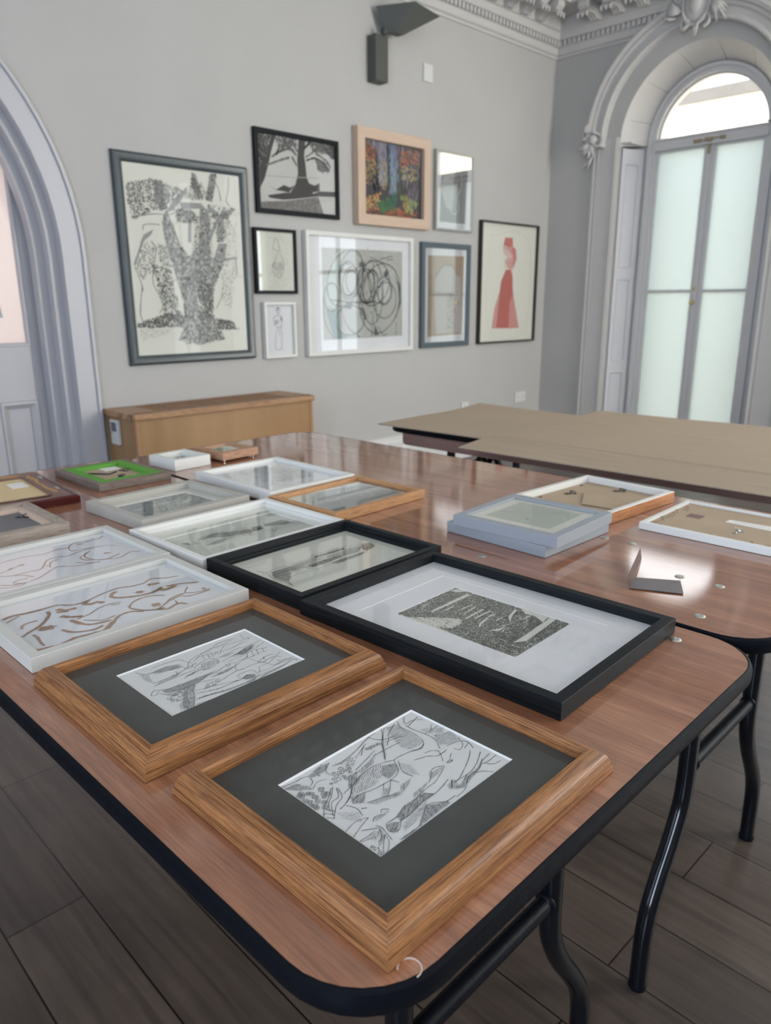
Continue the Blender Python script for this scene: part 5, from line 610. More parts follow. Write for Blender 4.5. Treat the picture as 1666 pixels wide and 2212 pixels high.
class Ink:
    """flat strokes on a sheet; millimetres in the sheet's frame"""
    def __init__(s, paper=(.62, .64, .62), ink=(.035, .035, .038), clip=None): s.v = []; s.f = []; s.c = []; s.paper = paper; s.ink = ink; s.clip = clip; s.lv = 0
    def col(s, d):
        if d < 0: return tuple(min(1, x*1.0) for x in (.50, .50, .48))
        return tuple(a*(1-d)+b*d for a, b in zip(s.paper, s.ink))
    def cl(s, p):
        if not s.clip: return p
        x0, y0, x1, y1 = s.clip; return (min(max(p[0], x0), x1), min(max(p[1], y0), y1))
    def ribbon(s, P, w, c, taper=True, rough=.25, z=0):
        n = len(P)
        if n < 2: return
        b = len(s.v)
        for i, p in enumerate(P):
            q = P[min(i+1, n-1)]; r = P[max(i-1, 0)]; dx, dy = q[0]-r[0], q[1]-r[1]; l = math.hypot(dx, dy) or 1; nx, ny = -dy/l, dx/l
            ww = w*.5*(1+random.uniform(-rough, rough))*((.45 if i in (0, n-1) else 1) if taper else 1)
            for sg in (1, -1):
                x, y = s.cl((p[0]+nx*ww*sg, p[1]+ny*ww*sg)); s.v.append((x/1000, y/1000, z))
        for i in range(n-1):
            k = b+2*i; s.f.append((k, k+1, k+3, k+2)); s.c.append(c)
    def line(s, P, w, d, col=None):
        Q = smooth_pts([tuple(p) for p in P]); m = min(1, 1)
        # break into pieces with slightly different weight, like a hand-drawn line
        i = 0
        while i < len(Q)-1:
            j = min(len(Q), i+random.randint(4, 9)); dd = d if d < 0 else min(1, max(.05, d*random.uniform(.8, 1.08)))
            c = col or s.col(dd); s.ribbon([(x+random.uniform(-.12, .12)*w, y+random.uniform(-.12, .12)*w) for x, y in Q[i:j]], w, c, False, .3, .00004); i = j-1
    def poly(s, P, c, z=None):
        b = len(s.v); z = -.0003+.00002*s.lv; s.lv += 1
        for p in P: q = s.cl(p); s.v.append((q[0]/1000, q[1]/1000, z))
        from mathutils.geometry import tessellate_polygon
        for t in tessellate_polygon([[Vector((p[0], p[1], 0)) for p in P]]): s.f.append(tuple(b+k for k in t)); s.c.append(c)
    def hatch(s, d, w, sp, ang, jit, P):
        a = math.radians(ang); ca, sa = math.cos(a), math.sin(a); R_ = [(x*ca+y*sa, -x*sa+y*ca) for x, y in P]
        y = min(p[1] for p in R_)+sp*.5; ym = max(p[1] for p in R_)
        while y < ym:
            xs = []
            for i in range(len(R_)):
                p, q = R_[i], R_[(i+1) % len(R_)]
                if (p[1] > y) != (q[1] > y): xs.append(p[0]+(q[0]-p[0])*(y-p[1])/(q[1]-p[1]))
            xs.sort()
            for x0, x1 in zip(xs[::2], xs[1::2]):
                x = x0+random.uniform(-1, 1)*jit*sp
                while x < x1:
                    L = random.uniform(4, 14)*max(1, w); e = min(x1+random.uniform(-1, 1)*jit*sp, x+L); n = 4
                    Q = [(x+(e-x)*k/n, y+random.uniform(-.5, .5)*jit*sp) for k in range(n+1)]
                    dd = min(1, max(.05, d*random.uniform(.6, 1.1)))
                    s.ribbon([(px*ca-py*sa, px*sa+py*ca) for px, py in Q], w*random.uniform(.6, 1.1), s.col(dd), True, .3); x = e+random.uniform(-.3, 1.2)*w
            y += sp*random.uniform(.75, 1.25)
    def tex(s, d, w, L, n, P, holes=(), ang=None, col=None):
        x0 = min(p[0] for p in P); x1 = max(p[0] for p in P); y0 = min(p[1] for p in P); y1 = max(p[1] for p in P); k = 0; tries = 0
        while k < n and tries < n*12:
            tries += 1; x, y = random.uniform(x0, x1), random.uniform(y0, y1)
            if not inside((x, y), P): continue
            if any(inside((x, y), h) for h in holes) and random.random() < .9: k += 0; continue
            a = random.uniform(0, PI) if ang is None else math.radians(ang+random.gauss(0, 14)); l = L*random.uniform(.4, 1.3); bnd = random.uniform(-.5, .5)
            Q = [(x+l*(t-.5)*math.cos(a+bnd*t), y+l*(t-.5)*math.sin(a+bnd*t)) for t in (0, .33, .66, 1)]
            dd = min(1, max(.05, d*random.uniform(.7, 1.1)))
            c = s.col(dd) if col is None else tuple(max(0, v*random.uniform(.65, 1.35)) for v in col)
            s.ribbon(Q, w*random.uniform(.6, 1.3), c, True, .3, random.uniform(0, .00003)); k += 1
    def art(s, A, brown=None):
        for c, P in A.get('fills', []): s.poly(P, tuple(c))
        for h in A.get('hatch', []): s.hatch(*h)
        for t in A.get('tex', []): s.tex(*t, holes=A.get('holes', ()))
        for col, w, L, n, P in A.get('paint', []): s.tex(1, w, L, n, P, ang=(None if L < 25 else 86), col=col)
        for w, d, P in A.get('lines', []):
            if brown:
                w *= 1.25
                Q = smooth_pts([tuple(p) for p in P]); k = random.uniform(.8, 1.1); c = tuple(v*k for v in brown)
                s.ribbon(Q, w, c, False, .22, .00002); c2 = tuple(v*.72 for v in c)
                s.ribbon([(x+w*.33, y) for x, y in Q], w*.14, c2, False, .6, .00006); s.ribbon([(x-w*.30, y+w*.1) for x, y in Q], w*.10, c2, False, .6, .00006)
            else: s.line(P, w, d)
        for P in A.get('over', []):
            s.poly(P, tuple(v*.97 for v in s.paper)); n0 = len(s.v)-len(P)
            for q in range(n0, len(s.v)): s.v[q] = (s.v[q][0], s.v[q][1], .00010)
        for x, y in A.get('quads', []):
            q = [(x+3.2*math.cos(a+random.uniform(-.4, .4))*random.uniform(.7, 1.2), y+3.2*math.sin(a)*random.uniform(.7, 1.2)) for a in (0, 1.5, 3.0, 4.6)]
            s.hatch(.75, .4, .7, 30, .4, q); s.line(q+[q[0]], .4, .85)
        for x, y in A.get('pebbles', []):
            r = random.uniform(1.3, 2.6); s.line([(x+r*math.cos(t*PI/3)*random.uniform(.8, 1.2), y+r*math.sin(t*PI/3)*random.uniform(.7, 1.2)) for t in range(7)], .5, .85)
            if random.random() < .5: s.tex(.8, .5, 1.4, 6, [(x-1.5, y-1.5), (x+1.5, y-1.5), (x+1.5, y+1.5), (x-1.5, y+1.5)])
    def build(s, parent, z, name='drawing', label=None):
        me = bpy.data.meshes.new(name); me.from_pydata(s.v, [], s.f); me.materials.append(M['ink'])
        ca = me.color_attributes.new('ink', 'FLOAT_COLOR', 'CORNER'); buf = []
        for f, c in zip(s.f, s.c): buf += [c[0], c[1], c[2], 1.0]*len(f)
        ca.data.foreach_set('color', buf); me.update()
        o = bpy.data.objects.new(name, me); COL.objects.link(o); o.parent = parent; o.location = (0, 0, z)
        if label: o['label'] = label
        return o

# ================================================================== PICTURE FRAMES
TT = 0.7409
PR = {
 'oak': [(0, 0), (0, .0055), (.0022, .0065), (.0030, .0120), (.0055, .0170), (.0105, .0215), (.0160, .0238), (.0195, .0240), (.0208, .0225), (.0215, .0200), (.0215, .0095)],
 'boxy': lambda t, w: [(0, 0), (0, t-.0007), (.0007, t), (w-.0006, t), (w, t-.0006), (w, .004)],
 'step': lambda t, w: [(0, 0), (0, t-.0007), (.0007, t), (w-.0006, t), (w, t-.0006), (w+.0005, t*.62), (w+.0045, t*.58), (w+.005, t*.45), (w+.0075, t*.40), (w+.0078, .004)],
 'round': lambda t, w: [(0, 0), (0, t*.5), (w*.10, t*.8), (w*.3, t*.97), (w*.5, t), (w*.72, t*.93), (w*.88, t*.72), (w, t*.45), (w, .003)],
}
def sheet(parent, name, x0, y0, x1, y1, z, m, th=.0012):
    q = MB(); q.box((x0, y0, z-th), (x1, y1, z)); return q.build(name, m, parent)
def mount(parent, w, h, x0, y0, x1, y1, z, m, o, th=.0016):
    """mount board filling the rebate with a bevelled window x0..y1; o = how far it starts from the outside"""
    q = MB()
    for (a, b, c, d) in ((o, o, w-o, y0), (o, y1, w-o, h-o), (o, y0, x0, y1), (x1, y0, w-o, y1)):
        q.face([(a, b, z), (c, b, z), (c, d, z), (a, d, z)])
    ob = q.build('mount', m, parent)
    q = MB(); k = .0016
    O = [(x0, y0), (x1, y0), (x1, y1), (x0, y1)]; I = [(x0+k, y0+k), (x1-k, y0+k), (x1-k, y1-k), (x0+k, y1-k)]
    for i in range(4):
        j = (i+1) % 4; q.face([(*O[i], z), (*O[j], z), (*I[j], z-th), (*I[i], z-th)])
    q.build('mount_bevel', M['core'], ob); return ob
def back_board(parent, w, h, ins=.004, m=None):
    q = MB(); q.box((ins, ins, .0010), (w-ins, h-ins, .0022)); return q.build('backing', m or M['tan'], parent)
def frame_obj(parent, w, h, prof, m, label=None, smooth=False):
    q = MB(); q.ring(w, h, prof); q.ring(w, h, [(prof[-1][0], .0035), (0, 0)]) if False else None
    # underside
    for i, (a, b) in enumerate((((0, 0), (w, prof[-1][0])), ((0, h-prof[-1][0]), (w, h)), ((0, 0), (prof[-1][0], h)), ((w-prof[-1][0], 0), (w, h)))): pass
    q.ring(w, h, [(prof[-1][0], prof[-1][1]), (prof[-1][0], 0), (0, 0)])
    o = q.build('frame', m, parent, smooth=smooth, ang=38)
    if label: o['label'] = label
    return o
def glazing(parent, w, h, o, z, m=None):
    q = MB(); q.face([(o, o, z), (w-o, o, z), (w-o, h-o, z), (o, h-o, z)]); return q.build('glass', m or M['glass'], parent)

TBL = {}
def table_frame(label, N, deg, w, h, group=None, z=TT, cat='picture frame', name='picture_frame'):
    return thing(name, label, cat, (N[0], N[1], z), (0, 0, math.radians(deg-90)), group)

G1 = 'framed works lying face up on the tables'
# the two oak frames
r = table_frame('oak framed pencil drawing of a reclining figure in charcoal mount, nearest the table corner', (.284, .290), 91.4, .319, .283, G1)
frame_obj(r, .319, .283, PR['oak'], M['oak'], smooth=True); back_board(r, .319, .283)
mount(r, .319, .283, .068, .074, .2533, .209, .0100, M['mountdark'], .0195); sheet(r, 'drawing_paper', .060, .066, .261, .217, .0084, M['paper'])
k = Ink(paper=(.62, .64, .625), clip=(69.5, 75.5, 251.8, 207.5)); k.art(ART['oak1']); k.build(r, .0088); glazing(r, .319, .283, .021, .0112, M['matteglass'])
r = table_frame('oak framed pencil drawing of trunks and roots in charcoal mount, beside the white nude frame', (.266, .604), 90.9, .330, .276, G1)
frame_obj(r, .330, .276, PR['oak'], M['oak'], smooth=True); back_board(r, .330, .276)
mount(r, .330, .276, .0725, .075, .2595, .206, .0100, M['mountdark'], .0195); sheet(r, 'drawing_paper', .064, .067, .268, .214, .0084, M['paper'])
k = Ink(paper=(.62, .64, .625), clip=(74, 76.5, 258, 204.5)); k.art(ART['oak2']); k.build(r, .0088); glazing(r, .330, .276, .021, .0112, M['matteglass'])
# black frames
r = table_frame('large black box frame holding a woodland etching in a double white mount', (.643, .384), 92.7, .308, .435, G1)
frame_obj(r, .308, .435, PR['boxy'](.022, .0155), M['black'])
back_board(r, .308, .435); mount(r, .308, .435, .058, .072, .2515, .366, .0080, M['mountwhite'], .0150)
mount(r, .308, .435, .0835, .1138, .2250, .3200, .0074, M['mountwhite'], .050, .0010); sheet(r, 'etching_paper', .070, .10, .24, .34, .0064, M['cream'])
k = Ink(paper=(.60, .60, .54), ink=(.03, .032, .028), clip=(85, 115, 223.5, 319)); k.art(ART['black1']); k.build(r, .0069); glazing(r, .308, .435, .015, .0090, M['glass'])
r = table_frame('smaller black box frame with a drawing of a standing driftwood trunk on cream paper', (.631, .827), 91.9, .328, .250, G1)
frame_obj(r, .328, .250, PR['step'](.023, .0125), M['black']); back_board(r, .328, .250)
sheet(r, 'drawing_paper', .012, .012, .316, .238, .0066, M['cream'])
k = Ink(paper=(.58, .58, .53), ink=(.04, .05, .045), clip=(20, 20, 308, 230)); k.art(ART['black2']); k.build(r, .0069); glazing(r, .328, .250, .020, .0088)
# white frames
r = table_frame('white stepped box frame with a grey wash drawing of a twisted trunk', (.620, 1.083), 91.9, .334, .258, G1)
frame_obj(r, .334, .258, PR['step'](.020, .0125), M['white']); back_board(r, .334, .258)
mount(r, .334, .258, .0345, .040, .300, .198, .0050, M['cream'], .018); sheet(r, 'drawing_paper', .03, .035, .305, .203, .0034, M['greyframe'])
k = Ink(paper=(.50, .51, .46), ink=(.04, .05, .05), clip=(36, 42, 298, 196)); k.poly([(34, 40), (300, 40), (300, 198), (34, 198)], (.52, .53, .48)); k.art(ART['whiteC']); k.build(r, .0038); glazing(r, .334, .258, .020, .0075)
r = table_frame('off white frame with a bold brown brush nude, the nearer of two on the left', (.271, .909), 91.0, .327, .237, G1)
frame_obj(r, .327, .237, PR['boxy'](.020, .0155), M['white2']); back_board(r, .327, .237)
sheet(r, 'painting_paper', .0130, .0130, .314, .224, .0100, M['mountwhite'])
k = Ink(paper=(.6, .6, .6), clip=(16, 16, 311, 221)); k.art(ART['nude1'], brown=(.40, .245, .155)); k.build(r, .0103, 'brush_painting'); glazing(r, .327, .237, .015, .0125)
r = table_frame('off white frame with a fine lined brown brush nude, behind the bolder one', (.272, 1.152), 91.0, .327, .244, G1)
frame_obj(r, .327, .244, PR['boxy'](.020, .0155), M['white2']); back_board(r, .327, .244)
sheet(r, 'painting_paper', .0130, .0130, .314, .231, .0100, M['mountwhite'])
k = Ink(paper=(.6, .6, .6), clip=(16, 16, 311, 228)); k.art(ART['nude2'], brown=(.42, .28, .20)); k.build(r, .0103, 'brush_painting'); glazing(r, .327, .244, .015, .0125)
r = table_frame('white frame lying beyond the light grey one, with a pale misty trunk drawing', (.973, 1.376), 90.9, .266, .322, G1)
frame_obj(r, .266, .322, PR['boxy'](.023, .0145), M['white']); back_board(r, .266, .322)
sheet(r, 'drawing_paper', .012, .012, .254, .31, .0128, M['mountwhite'])
k = Ink(paper=(.60, .62, .61), ink=(.06, .07, .07), clip=(16, 16, 250, 305)); k.art(ART['whiteA']); k.build(r, .0132); glazing(r, .266, .322, .014, .0150)
r = table_frame('light grey box frame with a dark woodland sketch, nearer than the green backed frame', (.654, 1.372), 94.0, .273, .232, G1)
frame_obj(r, .273, .232, PR['boxy'](.023, .0195), M['greyframe']); back_board(r, .273, .232)
mount(r, .273, .232, .047, .062, .228, .190, .0080, M['cream'], .018); sheet(r, 'drawing_paper', .04, .05, .235, .20, .0064, M['greyframe'])
k = Ink(paper=(.42, .44, .43), ink=(.03, .04, .045), clip=(48, 63, 227, 189)); k.poly([(46, 61), (229, 61), (229, 191), (46, 191)], (.34, .36, .35)); k.art(ART['grey']); k.build(r, .0069); glazing(r, .273, .232, .019, .0100)
r = table_frame('beech frame with a grey monochrome painting of rings and a string of beads', (.966, 1.138), 92.4, .288, .223, G1)
frame_obj(r, .288, .223, PR['boxy'](.020, .0145), M['beech']); back_board(r, .288, .223)
sheet(r, 'painting_board', .012, .012, .276, .211, .0085, M['cream'])
k = Ink(paper=(.5, .52, .48), ink=(.06, .07, .07), clip=(15, 15, 273, 208)); k.poly([(34, 18), (262, 20), (258, 180), (120, 200), (40, 120)], (.27, .29, .28)); k.art(ART['beech']); k.build(r, .0089, 'painted_rings')
mb = MB()
for i in range(26): mb.blob((.2685+.0*i, .030+.0064*i, .0105), (.0022, .0026, .0022), 5)
mb.build('bead_string', M['mahog'], r, smooth=True); glazing(r, .288, .223, .014, .0135)
# small boxes
r = table_frame('small deep white box frame standing flat at the far end of the table', (.983, 1.829), 94.6, .117, .126, G1)
frame_obj(r, .117, .126, PR['boxy'](.030, .0195), M['white']); back_board(r, .117, .126)
sheet(r, 'small_print', .017, .017, .100, .109, .0180, M['cream'])
k = Ink(paper=(.5, .52, .48), ink=(.03, .05, .03)); k.poly([(30, 30), (88, 30), (88, 96), (30, 96)], (.20, .24, .20)); k.tex(.9, 2.4, 12, 90, [(30, 30), (88, 30), (88, 96), (30, 96)]); k.build(r, .0184); glazing(r, .117, .126, .019, .0215)
r = table_frame('small pale wooden box frame resting on its turn buttons at the far end', (1.138, 1.833), 95.0, .131, .143, G1, z=TT+.0055)
frame_obj(r, .131, .143, PR['boxy'](.022, .0225), M['smallwood']); back_board(r, .131, .143)
sheet(r, 'small_print', .02, .02, .111, .123, .0145, M['cream'])
k = Ink(paper=(.5, .52, .48), ink=(.1, .13, .1)); k.poly([(36, 34), (95, 34), (95, 108), (36, 108)], (.25, .30, .24)); k.tex(.6, 2.4, 12, 60, [(36, 34), (95, 34), (95, 108), (36, 108)]); k.build(r, .0149); glazing(r, .131, .143, .022, .0175)
for px, py in ((.012, .012), (.118, .012), (.012, .131), (.118, .131)):
    mb = MB(); mb.lathe([(0, -.0055), (.0035, -.0055), (.004, -.001), (.003, .001), (0, .001)], (px, py, 0), 'z', 10); mb.build('turn_button', M['steel'], r)
# frames lying face down
def dring(r, x, y, z, a=0.0, m='darksteel'):
    T = Matrix.Translation((x, y, z)) @ Matrix.Rotation(a, 4, 'Z'); q = MB()
    q.box((-.004, -.006, 0), (.004, .010, .0012), T)
    q.tube([T @ Vector((.0085*math.cos(t), -.012+.0065*math.sin(t), .003+.002*math.sin(t*1.0+1))) for t in [2*PI*k/16 for k in range(16)]], .0011, 6, closed=True)
    q.lathe([(.0025, .0012), (.0018, .0024), (0, .0028)], T @ Vector((0, .004, 0)), 'z', 8)
    return q.build('hanging_ring', M[m], r, smooth=True)
r = table_frame('rustic grey wood frame lying face down, its rebate lined in bright green', (.735, 1.752), 91.9, .197, .254, 'frames lying face down on the tables')
frame_obj(r, .197, .254, [(0, 0), (0, .0172), (.0008, .018), (.0185, .018)], M['greywood'])
q = MB(); q.ring(.197, .254, [(.0150, .0100), (.0150, .0182), (.0385, .0184), (.0395, .0170), (.0400, .0080)]); q.build('green_lining', M['green'], r)
q = MB(); q.box((.038, .038, .0060), (.159, .216, .0085)); q.build('backing', M['tan'], r)
q = MB(); q.box((.102, .173, .0086), (.148, .213, .0092)); q.build('paper_label', M['label'], r)
dring(r, .137, .150, .0086, .5); dring(r, .105, .095, .0086, -.3)
q = MB(); q.tube([(.054, .177, .0095), (.070, .152, .0105), (.089, .126, .0100), (.117, .143, .0100)], .0022, 6); q.build('stand_hinge', M['darksteel'], r)
G2 = 'frames lying face down on the tables'
r = table_frame('mahogany frame lying face down at the left edge, cream backing edged with brown tape', (.312, 1.714), 86.0, .350, .332, G2)
frame_obj(r, .350, .332, [(0, 0), (0, .0055), (.003, .0085), (.004, .016), (.008, .018), (.050, .018), (.050, .012)], M['mahog'])
q = MB(); q.ring(.350, .330, [(-.0006, .0005), (-.0006, .0160), (.0060, .0186), (.0105, .0187)]); q.build('lacquered_edge', M['mahogred'], r)
q = MB(); q.box((.044, .044, .0100), (.316, .300, .0140)); q.build('backing', M['creamback'], r)
q = MB()
def rough_strip(a, b, wd):
    n = 14; ax, ay = a; bx_, by = b; L = math.hypot(bx_-ax, by-ay); dx, dy = (bx_-ax)/L, (by-ay)/L; nx, ny = -dy, dx
    pts = [(ax+dx*L*i/n+nx*(wd+random.uniform(-.004, .004)), ay+dy*L*i/n+ny*(wd+random.uniform(-.004, .004)), .0190+random.uniform(0, .0015)) for i in range(n+1)]
    inn = [(ax+dx*L*i/n, ay+dy*L*i/n, .0150) for i in range(n+1)]
    for i in range(n): q.face([inn[i], pts[i], pts[i+1], inn[i+1]])
rough_strip((.060, .060), (.300, .060), -.026); rough_strip((.300, .060), (.300, .290), -.018); rough_strip((.300, .290), (.060, .290), -.018); rough_strip((.060, .290), (.060, .060), -.022)
q.build('tape', M['tape'], r)
q = MB(); q.box((.252, .180, .0141), (.290, .238, .0147)); q.build('paper_label', M['label'], r)
for px, py in ((.334, .247), (.330, .101)):
    mb = MB(); mb.lathe([(.006, 0), (.006, .0015), (.0035, .004), (0, .005)], (px, py, .018), 'z', 12); mb.box((px-.004, py-.016, .0182), (px+.004, py, .0195)); mb.build('screw_plate', M['steel'], r, smooth=True)
r = table_frame('taupe wooden frame lying face down in the left foreground, dark grey backing', (.252, 1.460), 90.0, .292, .224, G2)
frame_obj(r, .292, .224, PR['boxy'](.026, .0185), M['taupewood'])
q = MB(); q.ring(.292, .224, [(.0180, .0200), (.0300, .0175), (.0305, .0120)]); q.build('inner_lip', M['pinkwood'], r)
q = MB(); q.box((.018, .018, .008), (.274, .206, .0122)); q.build('backing', M['greyback'], r); dring(r, .250, .150, .0125, 1.0)
r = table_frame('white and orange wood frame face down behind the blue grey pair, with strut back', (1.335, .730), 87.3, .290, .232, G2)
frame_obj(r, .290, .232, [(0, 0), (0, .0235), (.0004, .0240)], M['paleoak'])
q = MB(); q.ring(.290, .232, [(.0001, .0236), (.0010, .0250), (.0120, .0250), (.0125, .0245), (.0130, .0080)]); q.build('white_back_edge', M['white'], r)
q = MB(); q.box((.012, .012, .006), (.278, .220, .0110)); q.build('backing', M['tan'], r)
q = MB(); q.prism([(.078, .104), (.093, .033), (.206, .127), (.178, .164)], .0122, .0145); q.build('strut', M['tan'], r)
dring(r, .140, .182, .0112, 1.2); dring(r, .244, .118, .0112, .9)
for px, py in ((.068, .208), (.231, .208), (.268, .113)):
    mb = MB(); mb.box((px-.004, py-.002, .011), (px+.004, py+.002, .0125)); mb.build('clip', M['darksteel'], r)
r = table_frame('white frame face down at the right edge, brown paper back with a handwritten label', (1.385, .335), 90.0, .235, .338, G2)
r.rotation_euler[2] = math.radians(1.5)
frame_obj(r, .235, .338, [(0, 0), (0, .0135), (.0007, .0145), (.0100, .0145), (.0105, .0140), (.0105, .0060)], M['white'])
q = MB(); q.box((.0095, .0095, .006), (.2255, .3285, .0102)); q.build('backing', M['tan'], r)
q = MB()
for i in range(40):
    t = i/40; a = (.012+random.uniform(0, .012), .014+t*.30) if i % 2 else (.02+t*.19, .318+random.uniform(-.008, .004)); w_ = random.uniform(.006, .02)
    ang_ = random.uniform(0, PI); q.tube([(a[0]-w_*math.cos(ang_)*.5, a[1]-w_*math.sin(ang_)*.5, .0104), (a[0]+.001, a[1], .0125), (a[0]+w_*math.cos(ang_)*.5, a[1]+w_*math.sin(ang_)*.5, .0104)], .0012, 5)
q.build('wrinkled_paper_edge', M['tan'], r)
q = MB(); q.prism([(.125, .095), (.160, .10), (.151, .214), (.129, .216)], .0103, .0108); lb = q.build('paper_label', M['label'], r)
k = Ink(paper=(.6, .6, .58), ink=(.1, .1, .14))
for row in range(2):
    y = 104
    while y < 206:
        k.line([(135+row*11+random.uniform(-2.5, 2.5), y), (135+row*11+random.uniform(-2.5, 2.5), y+2), (135+row*11+random.uniform(-2.5, 2.5), y+4)], .6, .7); y += random.choice([4, 4, 5, 8])
k.build(lb, .0109, 'handwriting')
q = MB(); q.box((.115, .262, .0103), (.145, .292, .0106)); q.build('tape_piece', M['mahog'], r); dring(r, .070, .172, .0104, 1.5, 'steel')
# pair of blue-grey frames stacked
r = table_frame('lower blue grey box frame, underneath the one showing a print', (1.089, .704), 90.0, .222, .233, 'blue grey box frames')
frame_obj(r, .222, .233, PR['boxy'](.0205, .0185), M['bluegrey']); back_board(r, .222, .233); sheet(r, 'print_paper', .018, .018, .204, .215, .012, M['cream']); glazing(r, .222, .233, .018, .0145)
r = table_frame('upper blue grey box frame with a pale green print, resting on its twin', (1.095, .685), 93.8, .218, .229, 'blue grey box frames', z=TT+.0208)
frame_obj(r, .218, .229, PR['boxy'](.0205, .0185), M['bluegrey']); back_board(r, .218, .229)
sheet(r, 'print_mount', .018, .018, .200, .211, .0150, M['cream'])
k = Ink(paper=(.40, .44, .38), ink=(.05, .05, .04)); k.poly([(52, 46), (185, 46), (185, 190), (52, 190)], (.40, .44, .37))
k.art(ART['bgl']); k.build(r, .0154, 'printed_image'); glazing(r, .218, .229, .018, .0170, M['matteglass'])

# ---------------------------------------------------------------- pictures on the wall
G3 = 'pictures hanging on the white wall'
def wall_frame(label, x, z, w, h, prof, m, dep=.0, smooth=False):
    r = thing('wall_picture_frame', label, 'picture', (x, YW-.001, z), (PI/2, 0, 0), G3)
    frame_obj(r, w, h, prof, m, smooth=smooth); back_board(r, w, h, .006); return r
def wall_art(r, key, sh, zc, paper, ink=(.03, .03, .03), pm=None, gl=True, clip=None, gm=None, dx=0, dz=0):
    x0, y0, x1, y1 = sh; sheet(r, 'picture_sheet', x0, y0, x1, y1, zc, pm or M['cream'])
    if key:
        k = Ink(paper=paper, ink=ink, clip=clip or (x0*1000+2, y0*1000+2, x1*1000-2, y1*1000-2)); k.art(ART[key]); o = k.build(r, zc+.0008, 'drawing')
    if gl: glazing(r, *gl, gm)
r = wall_frame('tall slate grey frame with a pencil drawing of an old tree, leftmost on the wall', 1.790, .872, .775, 1.028, [(0, 0), (0, .012), (.004, .024), (.014, .030), (.030, .026), (.044, .018), (.050, .014), (.050, .008)], M['slate'], smooth=True)
wall_art(r, 'big', (.048, .036, .727, .992), .010, (.56, .57, .50), (.05, .05, .05), M['cream'], (.775, 1.028, .049, .012), gm=M['matteglass'])
r = wall_frame('black framed ink painting of bare winter trees, at the top left of the group', 2.622, 1.674, .612, .440, [(0, 0), (0, .022), (.001, .023), (.024, .023), (.026, .020), (.026, .006)], M['black'])
wall_art(r, 'tree', (.020, .018, .592, .422), .010, (.46, .46, .43), (.02, .02, .02), M['taupewood'], (.612, .440, .026, .013), gm=M['matteglass'])
ws = MB(); ws.box((.024, .024, .0095), (.588, .418, .0103)); ws.build('wash_background', plaster('grey_wash', (.48, .48, .45), .1, .8, 5), r)
r = wall_frame('thick pale wood frame with an autumn woodland painting', 3.366, 1.659, .664, .563, [(0, 0), (0, .048), (.001, .050), (.061, .050), (.063, .048), (.064, .020)], M['pinkwood'])
wall_art(r, 'paint', (.060, .060, .604, .506), .022, (.07, .065, .065), (.02, .02, .02), M['slot'], None)
r = wall_frame('silver framed charcoal figure study in a white mount, top right of the group', 4.110, 1.670, .405, .514, [(0, 0), (0, .028), (.001, .029), (.012, .029), (.013, .027), (.013, .006)], M['silver'])
wall_art(r, 'fig', (.012, .012, .393, .502), .014, (.6, .6, .58), (.02, .02, .02), M['mountwhite'], (.405, .514, .012, .019), gm=M['shinyglass'])
r = wall_frame('small black framed faint pencil study, above the small white frame', 2.590, 1.235, .298, .360, [(0, 0), (0, .024), (.001, .025), (.017, .025), (.018, .023), (.018, .006)], M['black'])
wall_art(r, 'nudeS', (.016, .016, .282, .344), .012, (.50, .49, .45), (.08, .08, .08), M['cream'], (.298, .360, .017, .016))
r = wall_frame('small white box frame with a standing figure sketch, bottom of the group', 2.632, .866, .230, .322, [(0, 0), (0, .030), (.001, .031), (.015, .031), (.016, .029), (.016, .006)], M['white'])
wall_art(r, 'small', (.014, .014, .216, .308), .010, (.58, .60, .62), (.04, .04, .04), M['mountwhite'], (.230, .322, .015, .014))
r = wall_frame('large white frame with an abstract print of overlapping loops, centre of the group', 2.951, .862, .930, .738, [(0, 0), (0, .034), (.001, .035), (.024, .035), (.026, .033), (.026, .006)], M['white'])
wall_art(r, 'swirl', (.024, .024, .906, .714), .012, (.52, .52, .48), (.045, .05, .05), M['mountwhite'], (.930, .738, .025, .020))
r = wall_frame('blue grey frame with an ochre and grey landscape, between loops print and dress drawing', 3.975, .867, .530, .718, [(0, 0), (0, .026), (.001, .027), (.034, .027), (.036, .024), (.036, .006)], M['blueblack'])
wall_art(r, 'reds', (.034, .030, .496, .690), .012, (.4, .3, .2), (.05, .045, .045), M['mountwhite'], (.530, .718, .035, .017), gm=M['shinyglass'])
r = wall_frame('dark brown framed drawing of a woman in a red dress, rightmost on the wall', 4.617, .870, .735, .898, [(0, 0), (0, .034), (.001, .035), (.012, .035), (.013, .033), (.013, .006)], M['brownblack'])
wall_art(r, 'dress', (.012, .012, .723, .886), .012, (.60, .58, .53), (.12, .03, .03), M['cream'], (.735, .898, .012, .018), gm=M['matteglass'])

